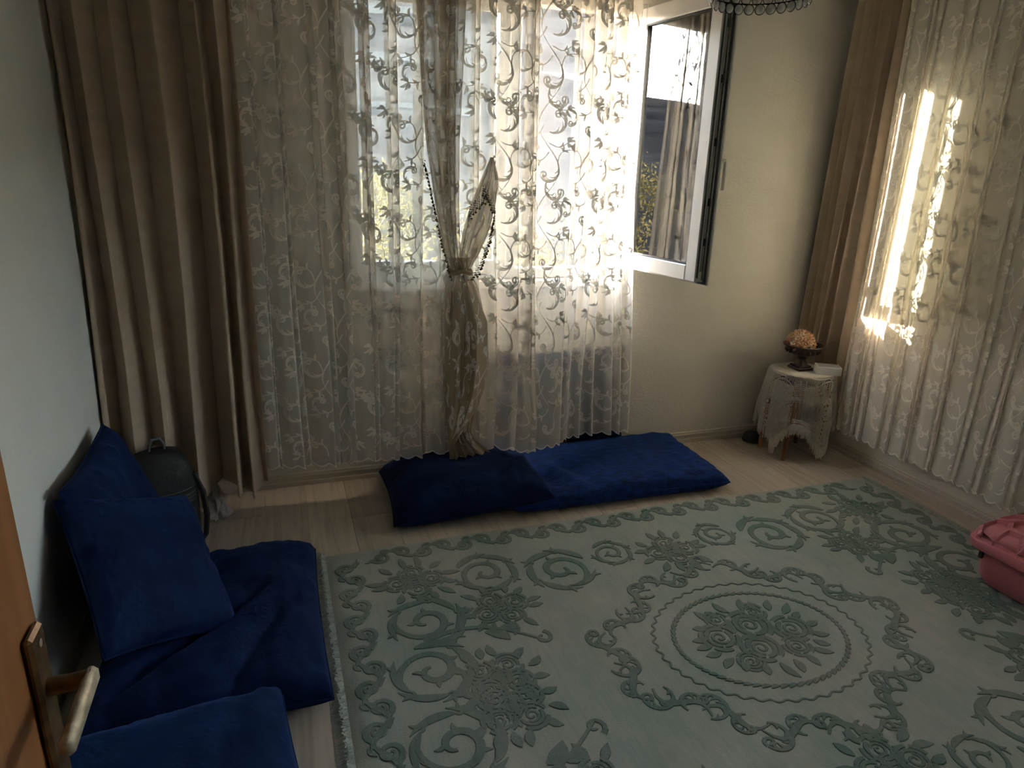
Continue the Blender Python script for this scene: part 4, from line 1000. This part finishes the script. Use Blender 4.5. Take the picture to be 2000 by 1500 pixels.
mb = loft(MB(), [sec(HX-0.085, HY-0.085, 0.06, 0.0), sec(HX-0.062, HY-0.062, 0.07, 0.008), sec(HX-0.045, HY-0.045, 0.08, 0.04), sec(HX-0.030, HY-0.030, 0.085, 0.150), sec(HX-0.028, HY-0.028, 0.085, 0.172)])
auto_smooth(mb.build('base_tub', M['pink'], pk), 40)
rim = loft(MB(), [sec(HX-0.027, HY-0.027, 0.085, 0.165), sec(HX-0.004, HY-0.004, 0.09, 0.163), sec(HX, HY, 0.09, 0.172), sec(HX, HY, 0.09, 0.196), sec(HX-0.005, HY-0.005, 0.09, 0.203), sec(HX-0.014, HY-0.014, 0.09, 0.205), sec(HX-0.017, HY-0.017, 0.09, 0.212), sec(HX-0.026, HY-0.026, 0.09, 0.214)])
auto_smooth(rim.build('lid_rim', M['pink'], pk), 40)
def lid_h(x, y):
    u = np.clip(np.abs(x)/(HX-0.024), 0, 1); v = np.clip(np.abs(y)/(HY-0.024), 0, 1)
    return 0.205+0.085*np.sqrt(np.clip(1-u**3.2, 0, 1))*np.sqrt(np.clip(1-v**4.2, 0, 1))
V = []; F = []; n = 40
gx = np.linspace(-1, 1, n+1); gx = np.sign(gx)*(1-(1-np.abs(gx))**1.8)
for j in range(n+1):
    for i in range(n+1):
        # square to rounded rectangle
        u, v = gx[i], gx[j]; uu = u*math.sqrt(max(0, 1-0.16*v*v*abs(v)**6)); vv = v*math.sqrt(max(0, 1-0.16*u*u*abs(u)**6))
        x, y = uu*(HX-0.024), vv*(HY-0.024); V.append((x, y, float(lid_h(np.array(x), np.array(y)))))
F = [(j*(n+1)+i, j*(n+1)+i+1, (j+1)*(n+1)+i+1, (j+1)*(n+1)+i) for j in range(n) for i in range(n)]
lid = mesh('lid', V, F, M['pink'], pk)
S = []; hr = 0.054; 
def hexpts(c, r): return [(c[0]+r*math.cos(PI/6+k_*PI/3), c[1]+r*math.sin(PI/6+k_*PI/3)) for k_ in range(6)]
done = set()
for q in range(-6, 7):
    for rr in range(-6, 7):
        c = (hr*math.sqrt(3)*(q+rr/2), hr*1.5*rr); H6 = hexpts(c, hr)
        for k_ in range(6):
            a, b = H6[k_], H6[(k_+1) % 6]; key = tuple(sorted([(round(a[0], 3), round(a[1], 3)), (round(b[0], 3), round(b[1], 3))]))
            if key in done: continue
            done.add(key); mid = ((a[0]+b[0])/2, (a[1]+b[1])/2)
            if abs(mid[0]) > HX-0.036 or abs(mid[1]) > HY-0.036: continue
            t = np.linspace(-0.06, 1.06, 7)[:, None]; S.append(stroke(np.array(a)*(1-t)+np.array(b)*t, 0.0115))
V, F = strokes_raised(S, lambda Q, h: np.c_[Q[:, 0], Q[:, 1], lid_h(Q[:, 0], Q[:, 1])-0.001+h], 0.014, 0.6)
mesh('honeycomb_ribs', V, F, M['pink'], lid, smooth=False)
lt_ = MB().box((-HX+0.012, 0.235, 0.125), (-HX+0.026, 0.252, 0.166), 0.003); lt_.build('latch', M['black'], pk)

# ------------------------------------------------------------------ backpack and bag in the corner
bp = empty('backpack', (-0.52, 2.955, 0.0), R(18)); tag(bp, 'black backpack with pale printed flower lines standing under the left drape', 'backpack')
def bagsec(hx, hy, z, dx=0, dy=0): 
    return [(dx+hx*math.copysign(abs(math.cos(a))**0.7, math.cos(a)), dy+hy*math.copysign(abs(math.sin(a))**0.7, math.sin(a)), z) for a in np.linspace(0, 2*PI, 37)[:-1]]
mb = loft(MB(), [bagsec(0.10, 0.065, 0.0), bagsec(0.125, 0.085, 0.012), bagsec(0.135, 0.092, 0.06), bagsec(0.138, 0.095, 0.18), bagsec(0.132, 0.088, 0.30), bagsec(0.115, 0.07, 0.39), bagsec(0.085, 0.045, 0.435), bagsec(0.04, 0.02, 0.45)])
body = auto_smooth(mb.build('body', M['bag'], bp), 50)
mb = loft(MB(), [[(x, y*0.35-0.088, z) for x, y, z in bagsec(hx, hy, z_)] for hx, hy, z_ in ((0.085, 0.05, 0.02), (0.108, 0.085, 0.035), (0.112, 0.095, 0.12), (0.108, 0.09, 0.185), (0.085, 0.05, 0.205))])
pocket = auto_smooth(mb.build('front_pocket', M['bag'], bp), 50)
mb = MB()
def on_pocket(u, v): 
    x = u*0.095; ux = abs(x)/0.112; yy = -0.088-0.0355*max(0, (1-ux**2.6))**(1/2.6); return (x, yy, 0.045+v*0.14)
def line(pts, r=0.0013): mb.tube([on_pocket(*p) for p in pts], r, 4)
random.seed(5)
for cu, cv, rr in ((-0.25, 0.30, 0.16), (0.45, 0.62, 0.13)):
    for k_ in range(6):
        a0, a1 = k_*PI/3, (k_+1)*PI/3
        line([(cu+rr*math.cos(a0), cv+rr*math.sin(a0)), (cu+rr*math.cos(a1), cv+rr*math.sin(a1))])
        line([(cu+rr*math.cos(a0), cv+rr*math.sin(a0)), (cu+rr*2.0*math.cos(a0-0.15), cv+rr*2.0*math.sin(a0-0.15)), (cu+rr*2.5*math.cos(a0+0.3), cv+rr*2.5*math.sin(a0+0.3)), (cu+rr*2.0*math.cos(a0+0.7), cv+rr*2.0*math.sin(a0+0.7)), (cu+rr*math.cos(a1), cv+rr*math.sin(a1))])
for k_ in range(9):
    u0, v0 = random.uniform(-0.8, 0.8), random.uniform(0.55, 0.95); line([(u0, v0), (u0+0.12, v0-0.08), (u0+0.2, v0+0.03), (u0+0.32, v0-0.05)])
mb.build('flower_print', M['bag_print'], pocket, True)
mb = MB()
for zz in (0.222, 0.240, 0.258, 0.282):
    mb.tube([(0.134*math.copysign(abs(math.cos(a))**0.7, math.cos(a))*1.01, 0.094*math.copysign(abs(math.sin(a))**0.7, math.sin(a))*1.02, zz+0.006*math.cos(2*a)) for a in np.linspace(-PI*0.92, -PI*0.08, 16)], 0.0018, 4)
mb.build('seam_lines', M['bag_print'], body, True)
auto_smooth(MB().tube([(-0.03, -0.01, 0.44), (-0.026, -0.02, 0.475), (-0.012, -0.02, 0.50), (0.014, -0.02, 0.50), (0.028, -0.02, 0.472), (0.03, -0.01, 0.44)], 0.006, 7).build('carry_handle', M['bag_print'], bp))
auto_smooth(MB().tube([(0.125, -0.04, 0.33), (0.15, -0.06, 0.24), (0.152, -0.075, 0.14), (0.140, -0.075, 0.05), (0.12, -0.06, 0.012)], [0.008, 0.012, 0.012, 0.011, 0.008], 7).build('shoulder_strap', M['bag'], bp))
MB().tube([(0.10, -0.116, 0.028), (0.104, -0.122, 0.018)], 0.004, 6).build('zip_pull', M['card'], bp)

pb = empty('plastic_bag', (-0.335, 3.165, 0.0)); tag(pb, 'crumpled pale plastic bag between the backpack and the left drape', 'bag')
V = []; F = []; n = 22; m = 18
for i in range(m+1):
    v = i/m; z = 0.002+0.20*v; r = 0.050*(1-0.55*v)*(0.75+0.25*math.sin(PI*min(1, v*1.3+0.2)))
    for k_ in range(n):
        a = 2*PI*k_/n; rr = r*(1+0.5*noise.noise(Vector((math.cos(a)*2.2, math.sin(a)*2.2, v*5)))+0.16*math.sin(a*6+v*9)); V.append((rr*math.cos(a)*1.1-0.012*v, rr*math.sin(a)*0.8, z))
F = [(i*n+k_, i*n+(k_+1) % n, i*n+n+(k_+1) % n, i*n+n+k_) for i in range(m) for k_ in range(n)]+[tuple(range(n-1, -1, -1)), tuple(range(m*n, m*n+n))]
mesh('bag_body', V, F, M['plastic_bag'], pb, smooth=False)
MB().tube([(-0.012, 0, 0.20), (-0.02, 0.0, 0.225), (-0.03, 0.004, 0.215), (-0.022, 0.004, 0.195)], 0.004, 5).build('knot', M['plastic_bag'], pb, True)

# ------------------------------------------------------------------ door at the left edge
dr = empty('door_1', (-0.30, 0.0, 0.0)); tag(dr, 'orange brown wooden door standing open at the left edge', kind='structure')
DX = -0.285
d_ = MB().box((DX-0.042, -0.06, 0.012), (DX, 0.800, 2.05), 0.003).build('door_leaf', M['door'], dr); d_.location = (0.30, 0, 0)
hp = empty('handle_set'); hp.parent = dr; hp.location = (0.30, 0, 0)
pt = MB().box((DX+0.0003, 0.742, 0.86), (DX+0.011, 0.784, 1.105), 0.004).build('back_plate', M['brass'], hp)
for zz in (1.088, 0.878): MB().tube([(DX+0.010, 0.763, zz), (DX+0.0125, 0.763, zz)], 0.005, 10).build('screw', M['lever'], hp)
auto_smooth(MB().tube([(DX+0.010, 0.763, 1.03), (DX+0.03, 0.763, 1.03), (DX+0.055, 0.763, 1.032)], [0.0115, 0.010, 0.0105], 12).build('spindle_neck', M['brass'], hp))
lv = MB().box((DX+0.046, 0.655, 1.020), (DX+0.060, 0.775, 1.042), 0.005); auto_smooth(lv.build('lever', M['lever'], hp), 50)
tag(MB().box((-0.36, YF-0.13, 0), (-0.335, YF+0.01, 2.08), 0.002).box((0.615, YF-0.13, 0), (0.64, YF+0.01, 2.08), 0.002).box((-0.335, YF-0.13, 2.055), (0.615, YF+0.01, 2.08), 0.002).build('trim_1', M['door']), kind='structure')

# ------------------------------------------------------------------ chandelier, its lowest crystal row is in view
CX, CY = 1.285, 1.75
ch = empty('chandelier', (CX, CY, ZC)); tag(ch, 'round chandelier with rows of clear crystal beads hanging from the ceiling', 'chandelier')
auto_smooth(MB().lathe([(0.055, -0.0), (0.055, -0.012), (0.03, -0.03), (0.008, -0.035), (0.008, -0.40), (0.016, -0.42), (0.008, -0.44)], 20).build('stem', M['wire'], ch))
bead_me = MB().ball((0, 0, 0), 0.0125, 12, 8, (1, 0.55, 1)).build('crystal_bead', M['pearl'], ch, True)
bme = bead_me.data; first = True
hoop_me = MB().tube([(0.0138*math.cos(a), 0, 0.0138*math.sin(a)) for a in np.linspace(0, 2*PI, 15)], 0.0012, 5, caps=False); hoop = None
z0 = 2.052-ZC
for row, (rr, zz, nb) in enumerate(((0.128, z0, 27), (0.136, z0+0.027, 28), (0.140, z0+0.054, 29), (0.140, z0+0.081, 29), (0.136, z0+0.108, 28))):
    for k_ in range(nb):
        a = 2*PI*(k_+0.5*(row % 2))/nb
        o = bead_me if first else link('crystal_bead', bme, None, ch); first = False
        o.location = (rr*math.cos(a), rr*math.sin(a), zz); o.rotation_euler = (0, 0, a+PI/2)
        if hoop is None: hoop = hoop_me.build('bead_hoop', M['wire'], o, True)
        else: link('bead_hoop', hoop.data, None, o)
    MB().tube([(rr*math.cos(a), rr*math.sin(a), zz+0.0137) for a in np.linspace(0, 2*PI, 41)], 0.0018, 5, caps=False).build('ring_wire', M['wire'], ch, True)
for k_ in range(6):
    a = 2*PI*k_/6; MB().tube([(0.136*math.cos(a), 0.136*math.sin(a), z0+0.12), (0.07*math.cos(a), 0.07*math.sin(a), -0.40), (0.01*math.cos(a), 0.01*math.sin(a), -0.36)], 0.003, 5).build('arm', M['wire'], ch, True)
